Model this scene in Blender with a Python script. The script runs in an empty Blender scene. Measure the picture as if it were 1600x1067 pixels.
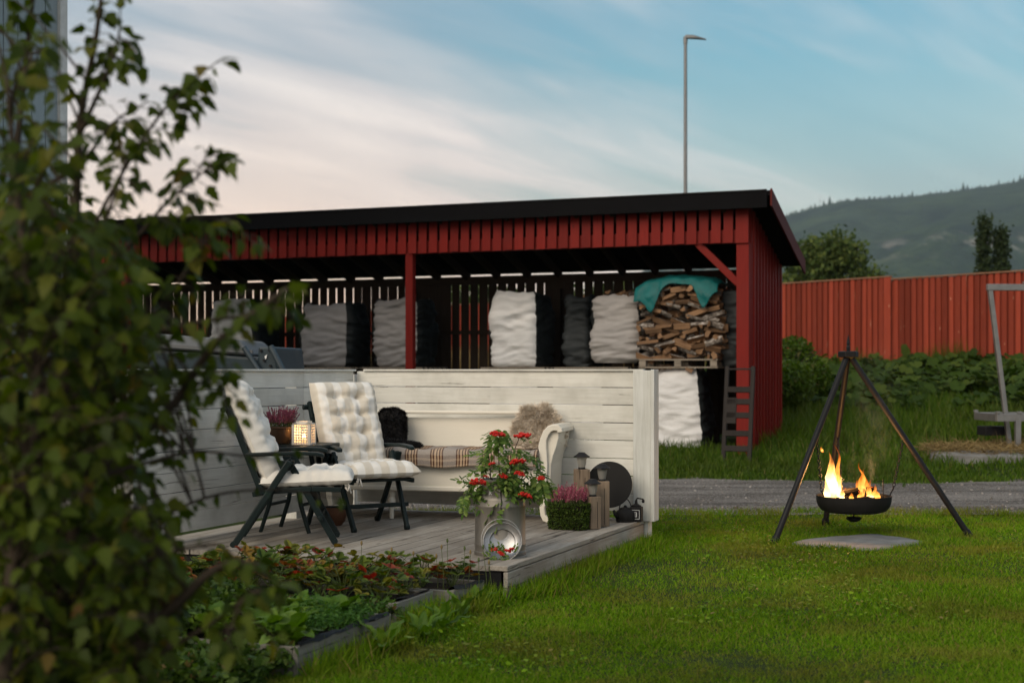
import bpy, math, random
import numpy as np
from mathutils import Vector, Matrix, Euler, noise as mnoise

random.seed(7)
RNG = np.random.default_rng(11)
scene = bpy.context.scene
C = scene.collection
R = math.radians
PI = math.pi

# ------------------------------------------------------------------ camera
EYE = 1.23          # camera height above the lawn
FPX = 2222.0        # focal length in pixels of the 1600 wide photograph
cam_data = bpy.data.cameras.new('camera')
cam_data.sensor_width = 36.0
cam_data.lens = 50.0
cam_data.shift_y = 46.5 / 1600.0
cam_data.clip_start = 0.1
cam_data.clip_end = 20000.0
cam_data.dof.use_dof = True
cam_data.dof.focus_distance = 9.4
cam_data.dof.aperture_fstop = 2.6
cam = bpy.data.objects.new('camera', cam_data)
C.objects.link(cam)
cam.location = (0, 0, EYE)
cam.rotation_euler = (R(90), 0, 0)
scene.camera = cam

# ------------------------------------------------------------------ sky and sun
SUN_EL, SUN_AZ = R(33.0), R(215.0)      # azimuth clockwise from +Y: behind the camera, to its left
SKY_STRENGTH = 0.115
world = bpy.data.worlds.new('World')
scene.world = world
world.use_nodes = True
wt = world.node_tree
wt.nodes.clear()


def wn(t, **kw):
    n = wt.nodes.new(t)
    for k, v in kw.items():
        setattr(n, k, v)
    return n


def wl(a, b):
    wt.links.new(a, b)


def wmath(op, a, b=None, c=None, clamp=False):
    n = wn('ShaderNodeMath', operation=op)
    n.use_clamp = clamp
    for i, x in enumerate((a, b, c)):
        if x is None:
            continue
        if isinstance(x, (int, float)):
            n.inputs[i].default_value = x
        else:
            wl(x, n.inputs[i])
    return n.outputs[0]


def wmix(fac, a, b):
    n = wn('ShaderNodeMix', data_type='RGBA')
    for i, x in ((0, fac), (6, a), (7, b)):
        if isinstance(x, (int, float)):
            n.inputs[i].default_value = x
        elif isinstance(x, tuple):
            n.inputs[i].default_value = (*x, 1)
        else:
            wl(x, n.inputs[i])
    return n.outputs[2]


sky = wn('ShaderNodeTexSky', sky_type='NISHITA')
sky.sun_disc = False
sky.sun_elevation = SUN_EL
sky.sun_rotation = SUN_AZ
sky.air_density = 1.6
sky.dust_density = 2.0
sky.ozone_density = 4.0
tc = wn('ShaderNodeTexCoord')
sep = wn('ShaderNodeSeparateXYZ')
wl(tc.outputs['Generated'], sep.inputs[0])
dx, dy, dz = sep.outputs
den = wmath('ADD', wmath('MAXIMUM', dz, 0.0), 0.16)
# cloud sheet: the view direction met with a level layer, streaked along one wind direction
ca, sa = math.cos(R(46)), math.sin(R(46))
px_ = wmath('DIVIDE', wmath('SUBTRACT', wmath('MULTIPLY', dx, ca), wmath('MULTIPLY', dy, sa)), den)
py_ = wmath('DIVIDE', wmath('ADD', wmath('MULTIPLY', dx, sa), wmath('MULTIPLY', dy, ca)), den)
comb = wn('ShaderNodeCombineXYZ')
wl(wmath('MULTIPLY', px_, 1.05), comb.inputs[0])
wl(wmath('MULTIPLY', py_, 0.26), comb.inputs[1])
n1 = wn('ShaderNodeTexNoise')
n1.inputs['Scale'].default_value = 1.5
n1.inputs['Detail'].default_value = 5.0
n1.inputs['Roughness'].default_value = 0.5
n1.inputs['Distortion'].default_value = 0.35
wl(comb.outputs[0], n1.inputs['Vector'])
n2 = wn('ShaderNodeTexNoise')
n2.inputs['Scale'].default_value = 5.2
n2.inputs['Detail'].default_value = 4.0
n2.inputs['Distortion'].default_value = 0.6
wl(comb.outputs[0], n2.inputs['Vector'])
az = wmath('ARCTAN2', dx, dy)                                   # 0 straight ahead, + to the right
# a clearing in the cloud, high to the right of the shed
cv = wn('ShaderNodeVectorMath', operation='DOT_PRODUCT')
wl(tc.outputs['Generated'], cv.inputs[0])
_cd = Vector((math.sin(R(33)) * math.cos(R(21)), math.cos(R(33)) * math.cos(R(21)), math.sin(R(21))))
cv.inputs[1].default_value = _cd
west = wmath('MULTIPLY_ADD', cv.outputs['Value'], -5.0, 4.85, clamp=True)
cloud = wmath('ADD', wmath('MULTIPLY', n1.outputs[0], 0.72), wmath('MULTIPLY', n2.outputs[0], 0.28))
cover = wmath('MULTIPLY_ADD', wmath('SUBTRACT', cloud, 0.335), 2.9, wmath('MULTIPLY', wmath('SUBTRACT', west, 0.46), 0.95), clamp=True)
up = wmath('MAXIMUM', dz, 0.0)
low = wmath('POWER', wmath('SUBTRACT', 1.0, wmath('MULTIPLY', up, 3.6), clamp=True), 1.4)
warm = wmath('MULTIPLY', wmath('POWER', wmath('SUBTRACT', 1.0, wmath('MULTIPLY', up, 3.5), clamp=True), 1.9),
             wmath('MULTIPLY_ADD', az, -2.4, 0.62, clamp=True))
cov2 = wmath('MAXIMUM', cover, wmath('MULTIPLY', low, 0.95))
shade = wmath('MULTIPLY_ADD', wmath('SUBTRACT', cloud, 0.5), 4.2, 0.46, clamp=True)
ccol = wmix(shade, (0.31, 0.39, 0.48), (0.82, 0.81, 0.80))
ccol = wmix(wmath('MULTIPLY', low, 0.55), ccol, (0.76, 0.72, 0.72))
ccol = wmix(warm, ccol, (1.42, 0.92, 0.56))
hsv = wn('ShaderNodeHueSaturation')
hsv.inputs['Hue'].default_value = 0.480
hsv.inputs['Saturation'].default_value = 1.45
wl(sky.outputs[0], hsv.inputs['Color'])
bg_sky = wn('ShaderNodeBackground')
wl(hsv.outputs[0], bg_sky.inputs[0])
bg_sky.inputs[1].default_value = SKY_STRENGTH
bg_cl = wn('ShaderNodeBackground')
wl(ccol, bg_cl.inputs[0])
bg_cl.inputs[1].default_value = 1.08
wmx = wn('ShaderNodeMixShader')
wl(cov2, wmx.inputs[0])
wl(bg_sky.outputs[0], wmx.inputs[1])
wl(bg_cl.outputs[0], wmx.inputs[2])
wout = wn('ShaderNodeOutputWorld')
wl(wmx.outputs[0], wout.inputs[0])

sun_data = bpy.data.lights.new('sun', 'SUN')
sun_data.energy = 2.3
sun_data.angle = R(38)
sun_data.color = (1.0, 0.86, 0.68)
sun = bpy.data.objects.new('sun', sun_data)
C.objects.link(sun)
to_sun = Vector((math.sin(SUN_AZ) * math.cos(SUN_EL), math.cos(SUN_AZ) * math.cos(SUN_EL), math.sin(SUN_EL)))
sun.rotation_euler = to_sun.to_track_quat('Z', 'Y').to_euler()
sun.location = to_sun * 40

scene.view_settings.view_transform = 'Standard'
scene.view_settings.look = 'None'
scene.view_settings.gamma = 1.0
scene.view_settings.exposure = 0.0
scene.view_settings.use_curve_mapping = False
scene.render.engine = 'CYCLES'
scene.cycles.use_denoising = True
scene.cycles.denoiser = 'OPENIMAGEDENOISE'
scene.cycles.max_bounces = 8
scene.cycles.diffuse_bounces = 3
scene.cycles.glossy_bounces = 3
scene.cycles.transparent_max_bounces = 12
scene.cycles.volume_bounces = 1
scene.cycles.sample_clamp_indirect = 6.0
scene.cycles.caustics_reflective = False
scene.cycles.caustics_refractive = False

# ------------------------------------------------------------------ helpers
FRAME = R(-21.6)                       # the deck, the white fence and the shed share one bearing
AX = Vector((math.cos(FRAME), math.sin(FRAME), 0))
DX = Vector((-math.sin(FRAME), math.cos(FRAME), 0))


def wp(x, y, Z):
    return Vector(((x - 800) / FPX * Z, Z, EYE - (y - 580) / FPX * Z))


class MB:
    def __init__(s):
        s.v, s.f, s.m = [], [], []

    def add(s, vs, fs, M=None, mi=0):
        o = len(s.v)
        for p in vs:
            p = Vector(p)
            s.v.append(tuple(M @ p) if M is not None else tuple(p))
        for f in fs:
            s.f.append(tuple(i + o for i in f))
            s.m.append(mi)
        return s

    def box(s, c, d, M=None, mi=0):
        x, y, z = d[0] / 2, d[1] / 2, d[2] / 2
        vs = [(c[0] + a * x, c[1] + b * y, c[2] + e * z) for e in (-1, 1) for b in (-1, 1) for a in (-1, 1)]
        return s.add(vs, [(0, 2, 3, 1), (4, 5, 7, 6), (0, 1, 5, 4), (2, 6, 7, 3), (0, 4, 6, 2), (1, 3, 7, 5)], M, mi)

    def bar(s, a, b, w, h, mi=0, up=(0, 0, 1)):
        a, b = Vector(a), Vector(b)
        d = (b - a)
        L = d.length
        d.normalize()
        up = Vector(up)
        if abs(d.dot(up)) > 0.99:
            up = Vector((0, 1, 0))
        sd = d.cross(up).normalized()
        u = sd.cross(d).normalized()
        M = Matrix((sd, d, u)).transposed().to_4x4()
        M.translation = (a + b) / 2
        return s.box((0, 0, 0), (w, L, h), M, mi)

    def prism(s, pts, y0, y1, M=None, mi=0):       # polygon in x,z extruded along y
        n = len(pts)
        vs = [(p[0], y0, p[1]) for p in pts] + [(p[0], y1, p[1]) for p in pts]
        fs = [tuple(range(n)), tuple(range(2 * n - 1, n - 1, -1))]
        fs += [(i, i + n, (i + 1) % n + n, (i + 1) % n) for i in range(n)]
        return s.add(vs, fs, M, mi)

    def tube(s, pts, rad, n=8, mi=0, closed=False):
        pts = [Vector(p) for p in pts]
        k = len(pts)
        if isinstance(rad, (int, float)):
            rad = [rad] * k
        o = len(s.v)
        ref = Vector((0.31, 0.17, 0.93))
        prev = None
        for i, p in enumerate(pts):
            if closed:
                t = pts[(i + 1) % k] - pts[i - 1]
            else:
                t = pts[min(i + 1, k - 1)] - pts[max(i - 1, 0)]
            t.normalize()
            a = (prev - t * prev.dot(t)) if prev is not None else t.cross(ref)
            if a.length < 1e-5:
                a = t.orthogonal()
            a.normalize()
            prev = a
            b = t.cross(a)
            for j in range(n):
                g = 2 * PI * j / n
                s.v.append(tuple(p + (a * math.cos(g) + b * math.sin(g)) * rad[i]))
        for i in range(k if closed else k - 1):
            i2 = (i + 1) % k
            for j in range(n):
                s.f.append((o + i * n + j, o + i * n + (j + 1) % n, o + i2 * n + (j + 1) % n, o + i2 * n + j))
                s.m.append(mi)
        if not closed:
            s.f.append(tuple(o + j for j in range(n))[::-1])
            s.f.append(tuple(o + (k - 1) * n + j for j in range(n)))
            s.m += [mi, mi]
        return s

    def lathe(s, prof, n=32, M=None, mi=0):
        vs, fs = [], []
        k = len(prof)
        for r, z in prof:
            for j in range(n):
                g = 2 * PI * j / n
                vs.append((r * math.cos(g), r * math.sin(g), z))
        for i in range(k - 1):
            for j in range(n):
                fs.append((i * n + j, i * n + (j + 1) % n, (i + 1) * n + (j + 1) % n, (i + 1) * n + j))
        fs.append(tuple(range(n))[::-1])
        fs.append(tuple((k - 1) * n + j for j in range(n)))
        return s.add(vs, fs, M, mi)

    def grid(s, nu, nv, fn, wrap=False, mi=0):
        vs = [fn(i / (nu if wrap else nu - 1), j / (nv - 1)) for j in range(nv) for i in range(nu)]
        fs = []
        for j in range(nv - 1):
            for i in range(nu if wrap else nu - 1):
                i2 = (i + 1) % nu
                fs.append((j * nu + i, j * nu + i2, (j + 1) * nu + i2, (j + 1) * nu + i))
        return s.add(vs, fs, None, mi)

    def mesh(s, name, mats, smooth=False, sharp=None):
        me = bpy.data.meshes.new(name)
        me.from_pydata(s.v, [], s.f)
        if not isinstance(mats, (list, tuple)):
            mats = [mats]
        for m in mats:
            me.materials.append(m)
        if len(mats) > 1:
            me.polygons.foreach_set('material_index', s.m)
        if smooth:
            me.polygons.foreach_set('use_smooth', [True] * len(me.polygons))
            if sharp:
                me.set_sharp_from_angle(angle=R(sharp))
        me.update()
        return me

    def build(s, name, mats, parent=None, loc=None, rot=None, smooth=False, sharp=None, bevel=0.0):
        o = put(name, s.mesh(name, mats, smooth, sharp), parent, loc, rot)
        if bevel:
            bv = o.modifiers.new('edges', 'BEVEL')
            bv.width = bevel
            bv.segments = 2
            bv.limit_method = 'ANGLE'
            bv.angle_limit = R(40)
        return o


def put(name, me, parent=None, loc=None, rot=None, scale=None, matrix=None):
    o = bpy.data.objects.new(name, me)
    C.objects.link(o)
    if parent is not None:
        o.parent = parent
    if matrix is not None:
        o.matrix_basis = matrix
    if loc is not None:
        o.location = loc
    if rot is not None:
        o.rotation_euler = rot
    if scale is not None:
        o.scale = scale if isinstance(scale, (tuple, list, Vector)) else (scale,) * 3
    return o


def tag(o, label, cat, group=None, kind=None):
    o['label'] = label
    o['category'] = cat
    if group:
        o['group'] = group
    if kind:
        o['kind'] = kind
    return o


def thing(name, label, cat, loc=(0, 0, 0), rotz=0.0, group=None):
    o = bpy.data.objects.new(name, None)
    o.empty_display_size = 0.1
    C.objects.link(o)
    o.location = loc
    o.rotation_euler = (0, 0, rotz)
    return tag(o, label, cat, group)


def copy_tree(root, loc, rotz, label, scale=None):
    r = root.copy()
    C.objects.link(r)
    r.location = loc
    r.rotation_euler = (0, 0, rotz)
    if scale:
        r.scale = (scale,) * 3
    r['label'] = label
    for ch in list(root.children):
        c = ch.copy()
        C.objects.link(c)
        c.parent = r
        for g in list(ch.children):
            d = g.copy()
            C.objects.link(d)
            d.parent = c
    return r


def struct(o):
    o['kind'] = 'structure'
    return o


def stuff(o):
    o['kind'] = 'stuff'
    return o


def np_mesh(name, V, F, mat, smooth=False):
    V = np.ascontiguousarray(V, dtype=np.float32).reshape(-1, 3)
    F = np.ascontiguousarray(F, dtype=np.int32)
    nf, k = F.shape
    me = bpy.data.meshes.new(name)
    me.vertices.add(len(V))
    me.vertices.foreach_set('co', V.ravel())
    me.loops.add(nf * k)
    me.loops.foreach_set('vertex_index', F.ravel())
    me.polygons.add(nf)
    me.polygons.foreach_set('loop_start', np.arange(0, nf * k, k, dtype=np.int32))
    me.materials.append(mat)
    if smooth:
        me.polygons.foreach_set('use_smooth', np.ones(nf, dtype=bool))
    me.update(calc_edges=True)
    return me


def frames(d, nrm):
    """rotation matrices (N,3,3) with columns side, d, up for unit directions d and rough normals nrm"""
    d = d / np.maximum(np.linalg.norm(d, axis=1, keepdims=True), 1e-6)
    s_ = np.cross(d, nrm)
    s_ /= np.maximum(np.linalg.norm(s_, axis=1, keepdims=True), 1e-6)
    u = np.cross(s_, d)
    return np.stack([s_, d, u], axis=2)


def scatter(tv, tf, pos, rot, sc):
    """many transformed copies of one small template as arrays"""
    n, k = len(pos), len(tv)
    sc = np.asarray(sc, dtype=np.float64)
    if sc.ndim == 1:
        sc = sc[:, None]
    V = np.einsum('nij,nkj->nki', rot, tv[None, :, :] * sc[:, None, :]) + pos[:, None, :]
    F = tf[None, :, :] + (np.arange(n) * k)[:, None, None]
    return V.reshape(-1, 3), F.reshape(-1, tf.shape[1])


def unit(n, rng=RNG):
    v = rng.normal(size=(n, 3))
    return v / np.linalg.norm(v, axis=1, keepdims=True)


def nz(x, y, z=0.0):
    return mnoise.noise(Vector((x, y, z)))


# ------------------------------------------------------------------ materials
class NT:
    def __init__(s, name):
        s.mat = bpy.data.materials.new(name)
        s.mat.use_nodes = True
        s.t = s.mat.node_tree
        s.bsdf = s.t.nodes['Principled BSDF']
        s.out = s.t.nodes['Material Output']

    def n(s, typ, ins=None, **kw):
        nd = s.t.nodes.new(typ)
        for k, v in kw.items():
            setattr(nd, k, v)
        for k, v in (ins or {}).items():
            s.set(nd.inputs[k], v)
        return nd

    def set(s, sock, v):
        if isinstance(v, bpy.types.NodeSocket):
            s.t.links.new(v, sock)
        elif isinstance(v, tuple) and len(v) == 3 and sock.type == 'RGBA':
            sock.default_value = (*v, 1)
        else:
            sock.default_value = v

    def math(s, op, a, b=None, c=None, clamp=False):
        nd = s.n('ShaderNodeMath', operation=op)
        nd.use_clamp = clamp
        for i, x in enumerate((a, b, c)):
            if x is not None:
                s.set(nd.inputs[i], x)
        return nd.outputs[0]

    def mix(s, f, a, b, blend='MIX'):
        nd = s.n('ShaderNodeMix', data_type='RGBA', blend_type=blend)
        s.set(nd.inputs[0], f)
        s.set(nd.inputs[6], a)
        s.set(nd.inputs[7], b)
        return nd.outputs[2]

    def ramp(s, f, stops, interp='LINEAR'):
        nd = s.n('ShaderNodeValToRGB')
        cr = nd.color_ramp
        cr.interpolation = interp
        while len(cr.elements) < len(stops):
            cr.elements.new(0.5)
        for e, (p, c) in zip(cr.elements, stops):
            e.position = p
            e.color = (*c, 1) if len(c) == 3 else c
        s.set(nd.inputs[0], f)
        return nd.outputs[0]

    def coord(s, scale=(1, 1, 1), which='Object', rand=True):
        tcn = s.n('ShaderNodeTexCoord')
        v = tcn.outputs[which]
        if rand:
            oi = s.n('ShaderNodeObjectInfo')
            off = s.n('ShaderNodeVectorMath', {0: (37.1, 53.7, 71.3), 3: 1.0}, operation='SCALE')
            s.set(off.inputs[3], oi.outputs['Random'])
            ad = s.n('ShaderNodeVectorMath', operation='ADD')
            s.set(ad.inputs[0], v)
            s.set(ad.inputs[1], off.outputs[0])
            v = ad.outputs[0]
        mp = s.n('ShaderNodeMapping')
        s.set(mp.inputs['Vector'], v)
        mp.inputs['Scale'].default_value = scale
        return mp.outputs[0]

    def noise(s, vec, scale, detail=4.0, rough=0.55, dist=0.0):
        nd = s.n('ShaderNodeTexNoise', {'Scale': scale, 'Detail': detail, 'Roughness': rough, 'Distortion': dist})
        s.set(nd.inputs['Vector'], vec)
        return nd.outputs[0]

    def bump(s, h, strength=0.3, dist=0.01):
        nd = s.n('ShaderNodeBump', {'Strength': strength, 'Distance': dist})
        s.set(nd.inputs['Height'], h)
        s.set(s.bsdf.inputs['Normal'], nd.outputs[0])

    def rand(s):
        return s.n('ShaderNodeObjectInfo').outputs['Random']

    def island(s):
        return s.n('ShaderNodeNewGeometry').outputs['Random Per Island']

    def done(s, col=None, rough=0.6, metal=0.0, spec=None):
        if col is not None:
            s.set(s.bsdf.inputs['Base Color'], col)
        s.set(s.bsdf.inputs['Roughness'], rough)
        s.bsdf.inputs['Metallic'].default_value = metal
        if spec is None and metal == 0:
            spec = 0.18
        if spec is not None:
            s.bsdf.inputs['Specular IOR Level'].default_value = spec
        return s.mat


def wood(name, base, grain, crack, axis='x', crack_amt=0.40, rough=0.6, dirt=None, dirt_amt=0.5, var=0.25, knots=True, spec=0.12, bump=0.35, fine=1.0):
    m = NT(name)
    st = {'x': (0.06, 1, 1), 'y': (1, 0.06, 1), 'z': (1, 1, 0.06)}[axis]
    v = m.coord(st)
    vf = m.coord((1, 1, 1))
    g = m.noise(v, 55 * fine, 6, 0.6, 0.3)
    col = m.mix(m.math('MULTIPLY_ADD', g, 2.2, -0.6, clamp=True), grain, base)
    big = m.noise(vf, 2.2, 4, 0.6)
    if dirt:
        col = m.mix(m.math('MULTIPLY', m.math('MULTIPLY_ADD', big, 3.2, -1.45, clamp=True), dirt_amt), col, dirt)
    ck = m.noise(v, 26 * fine, 5, 0.65, 0.5)
    ckm = m.math('MULTIPLY', m.math('MULTIPLY_ADD', ck, -14.0, 14.0 * (crack_amt), clamp=True), 0.8)
    col = m.mix(ckm, col, crack)
    if knots:
        vk = m.coord({'x': (0.45, 1, 1), 'y': (1, 0.45, 1), 'z': (1, 1, 0.45)}[axis])
        vo = m.n('ShaderNodeTexVoronoi', {'Scale': 4.2})
        m.set(vo.inputs['Vector'], vk)
        kn = m.math('MULTIPLY_ADD', vo.outputs['Distance'], -22.0, 1.6, clamp=True)
        col = m.mix(m.math('MULTIPLY', kn, 0.75), col, crack)
    rv = m.math('MULTIPLY_ADD', m.rand(), var, 1.0 - var / 2)
    hs = m.n('ShaderNodeHueSaturation', {'Value': rv, 'Color': col})
    m.bump(m.math('SUBTRACT', g, m.math('MULTIPLY', ckm, 1.3)), bump, 0.004)
    return m.done(hs.outputs[0], rough, spec=spec)


def plain(name, col, rough=0.5, metal=0.0, nscale=12.0, var=0.25, bump=0.1, spec=None, dist=0.003):
    m = NT(name)
    v = m.coord()
    a = m.noise(v, nscale, 5, 0.6)
    f = m.math('MULTIPLY_ADD', a, var * 2.2, 1.0 - var * 1.1)
    hs = m.n('ShaderNodeHueSaturation', {'Value': f, 'Color': (*col, 1)})
    m.bump(m.noise(v, nscale * 6, 4), bump, dist)
    rr = m.math('MULTIPLY_ADD', a, 0.3, rough - 0.15, clamp=True)
    return m.done(hs.outputs[0], rr, metal, spec)


def leafy(name, stops, trans=0.3, rough=0.45, by='island', patch=None, patch_scale=0.8, spec=0.14):
    """foliage: each leaf takes its own tone; patch shifts the tone over larger areas"""
    m = NT(name)
    r = m.island() if by == 'island' else m.rand()
    col = m.ramp(r, stops)
    if patch:
        pn = m.noise(m.coord(rand=False), patch_scale, 4, 0.6)
        col = m.mix(m.math('MULTIPLY_ADD', pn, 6.0, -2.85, clamp=True), col, m.mix(0.75, col, patch))
        pm = m.noise(m.coord(rand=False), patch_scale * 0.45, 3, 0.5)
        hs = m.n('ShaderNodeHueSaturation', {'Value': m.math('MULTIPLY_ADD', pm, 1.8, 0.25), 'Color': col})
        col = hs.outputs[0]
    m.set(m.bsdf.inputs['Base Color'], col)
    m.bsdf.inputs['Roughness'].default_value = rough
    m.bsdf.inputs['Specular IOR Level'].default_value = spec
    tr = m.n('ShaderNodeBsdfTranslucent')
    tcol = m.n('ShaderNodeHueSaturation', {'Saturation': 1.15, 'Value': 1.25, 'Color': col})
    m.set(tr.inputs[0], tcol.outputs[0])
    mx = m.n('ShaderNodeMixShader', {0: trans, 1: m.bsdf.outputs[0], 2: tr.outputs[0]})
    m.set(m.out.inputs['Surface'], mx.outputs[0])
    return m.mat

# white paint, worn: horizontal fence boards
MAT = {}
MAT['white_board'] = wood('white painted board', (0.70, 0.69, 0.635), (0.60, 0.585, 0.53), (0.13, 0.115, 0.095), 'x', 0.37, 0.6, (0.36, 0.35, 0.30), 0.75, 0.16)
MAT['white_board_y'] = wood('white painted board lengthwise', (0.70, 0.69, 0.635), (0.60, 0.585, 0.53), (0.13, 0.115, 0.095), 'y', 0.37, 0.6, (0.36, 0.35, 0.30), 0.75, 0.16)
MAT['white_post'] = wood('white painted post', (0.68, 0.69, 0.66), (0.50, 0.50, 0.46), (0.18, 0.17, 0.15), 'z', 0.345, 0.6, (0.42, 0.42, 0.38), 0.5, 0.1)
MAT['bench_paint'] = wood('cream bench paint', (0.70, 0.66, 0.57), (0.66, 0.62, 0.53), (0.30, 0.26, 0.2), 'x', 0.27, 0.42, (0.60, 0.56, 0.47), 0.4, 0.06, knots=False, spec=0.45, bump=0.08)
MAT['deck'] = wood('weathered deck board', (0.34, 0.315, 0.275), (0.20, 0.175, 0.145), (0.045, 0.036, 0.028), 'y', 0.40, 0.75, (0.17, 0.14, 0.11), 0.8, 0.45)
MAT['deck_x'] = wood('weathered rim board', (0.33, 0.30, 0.26), (0.19, 0.165, 0.135), (0.045, 0.036, 0.028), 'x', 0.40, 0.75, (0.16, 0.13, 0.10), 0.8, 0.35)
MAT['red_z'] = wood('red painted upright board', (0.20, 0.015, 0.010), (0.14, 0.010, 0.008), (0.05, 0.012, 0.010), 'z', 0.33, 0.55, (0.16, 0.018, 0.014), 0.6, 0.35)
MAT['red_x'] = wood('red painted beam', (0.20, 0.015, 0.010), (0.14, 0.010, 0.008), (0.05, 0.012, 0.010), 'x', 0.33, 0.55, (0.16, 0.018, 0.014), 0.6, 0.2)
MAT['fence_red'] = wood('faded red fence board', (0.27, 0.048, 0.024), (0.18, 0.031, 0.017), (0.46, 0.25, 0.17), 'z', 0.345, 0.65, (0.22, 0.04, 0.024), 0.8, 0.75)
MAT['fence_back'] = wood('red fence backing board', (0.20, 0.035, 0.018), (0.13, 0.022, 0.012), (0.04, 0.012, 0.01), 'z', 0.33, 0.65, None, 0, 0.4)
MAT['fence_cap'] = wood('fence capping', (0.30, 0.16, 0.10), (0.2, 0.10, 0.06), (0.08, 0.05, 0.04), 'x', 0.36, 0.7)
MAT['dark_wood_y'] = wood('raw rafter toned for shade', (0.055, 0.042, 0.032), (0.036, 0.027, 0.02), (0.015, 0.012, 0.01), 'y', 0.36, 0.8)  # interior shade put into these wood tones; the raw timber is a lighter brown
MAT['dark_wood_z'] = wood('raw slat toned for shade', (0.055, 0.042, 0.032), (0.036, 0.027, 0.02), (0.015, 0.012, 0.01), 'z', 0.36, 0.8)
MAT['dark_wood_x'] = wood('raw rail toned for shade', (0.055, 0.042, 0.032), (0.036, 0.027, 0.02), (0.015, 0.012, 0.01), 'x', 0.36, 0.8)
MAT['pallet'] = wood('grey pallet board', (0.30, 0.26, 0.21), (0.2, 0.17, 0.135), (0.06, 0.05, 0.04), 'x', 0.38, 0.8)
MAT['house'] = wood('pale blue grey cladding', (0.30, 0.36, 0.385), (0.26, 0.315, 0.34), (0.14, 0.165, 0.18), 'z', 0.29, 0.6, (0.24, 0.29, 0.31), 0.4, 0.12, knots=False)
MAT['house_trim'] = plain('pale house trim', (0.62, 0.62, 0.60), 0.55)
MAT['roof'] = plain('black roofing felt', (0.008, 0.0078, 0.0085), 0.95, nscale=5, bump=0.3, spec=0.04)
MAT['barge'] = wood('dark red bargeboard', (0.11, 0.014, 0.012), (0.08, 0.011, 0.010), (0.03, 0.012, 0.01), 'y', 0.33, 0.6)
MAT['metal_dark'] = plain('blackened steel', (0.008, 0.008, 0.009), 0.55, 0.0, 20, 0.4, 0.12, 0.22)
MAT['cast_iron'] = plain('sooty iron', (0.011, 0.0105, 0.010), 0.7, 0.0, 16, 0.45, 0.3, 0.2)
MAT['steel'] = plain('galvanised steel', (0.25, 0.245, 0.235), 0.45, 0.7, 10, 0.3, 0.05)
MAT['pole'] = plain('galvanised lamp pole', (0.20, 0.20, 0.20), 0.5, 0.6, 6, 0.3, 0.05)
MAT['plastic_green'] = plain('dark green resin', (0.008, 0.015, 0.015), 0.42, 0.0, 9, 0.3, 0.06)
MAT['bin_body'] = plain('slate blue plastic', (0.030, 0.045, 0.055), 0.42, 0.0, 5, 0.3, 0.05)
MAT['bin_lid'] = plain('pale grey plastic', (0.11, 0.115, 0.12), 0.6, 0.0, 5, 0.2, 0.05)
MAT['rail_tube'] = plain('dark blue tube', (0.035, 0.05, 0.06), 0.3, 0.2, 8, 0.2, 0.04)
MAT['white_print'] = plain('white print', (0.7, 0.7, 0.7), 0.6, var=0.1)
MAT['concrete'] = plain('grey slab stone', (0.165, 0.165, 0.16), 0.85, 0, 6, 0.7, 0.8, dist=0.01)
MAT['bed_board'] = wood('grey bed board', (0.21, 0.20, 0.18), (0.13, 0.125, 0.11), (0.04, 0.035, 0.03), 'y', 0.38, 0.8, (0.12, 0.12, 0.09), 0.7)
MAT['bed_board_x'] = wood('grey bed board across', (0.21, 0.20, 0.18), (0.13, 0.125, 0.11), (0.04, 0.035, 0.03), 'x', 0.38, 0.8, (0.12, 0.12, 0.09), 0.7)
MAT['liner'] = plain('black pond liner', (0.010, 0.010, 0.011), 0.6, 0, 9, 0.3, 0.3)
MAT['soil'] = plain('dark soil', (0.022, 0.017, 0.012), 0.95, 0, 30, 0.6, 0.9, dist=0.02)
MAT['bark'] = plain('shrub bark', (0.045, 0.034, 0.024), 0.85, 0, 18, 0.5, 0.6, dist=0.006)
MAT['tree_bark'] = plain('tree bark', (0.06, 0.048, 0.036), 0.9, 0, 9, 0.5, 0.6, dist=0.02)
MAT['stem_green'] = plain('green stalk', (0.07, 0.095, 0.03), 0.6, 0, 20, 0.3, 0.1)
MAT['post_wood'] = wood('brown grey post timber', (0.27, 0.205, 0.145), (0.17, 0.125, 0.09), (0.04, 0.03, 0.022), 'z', 0.42, 0.75, (0.15, 0.12, 0.09), 0.7, 0.3)
MAT['ladder'] = wood('dark weathered ladder timber', (0.035, 0.030, 0.028), (0.024, 0.021, 0.019), (0.02, 0.018, 0.016), 'z', 0.38, 0.75)
MAT['cut_wood'] = wood('split firewood', (0.27, 0.165, 0.092), (0.17, 0.095, 0.052), (0.07, 0.04, 0.024), 'x', 0.40, 0.85, (0.10, 0.062, 0.04), 0.9, 1.1, knots=False)


def _bark_log():
    m = NT('birch bark')
    v = m.coord((0.8, 1, 1))
    a = m.noise(v, 16, 6, 0.65, 0.6)
    col = m.ramp(a, [(0.36, (0.04, 0.032, 0.027)), (0.5, (0.16, 0.135, 0.115)), (0.66, (0.38, 0.35, 0.32))])
    hs = m.n('ShaderNodeHueSaturation', {'Value': m.math('MULTIPLY_ADD', m.rand(), 0.9, 0.45), 'Color': col})
    m.bump(a, 0.8, 0.01)
    return m.done(hs.outputs[0], 0.85)


MAT['bark_log'] = _bark_log()


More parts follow.
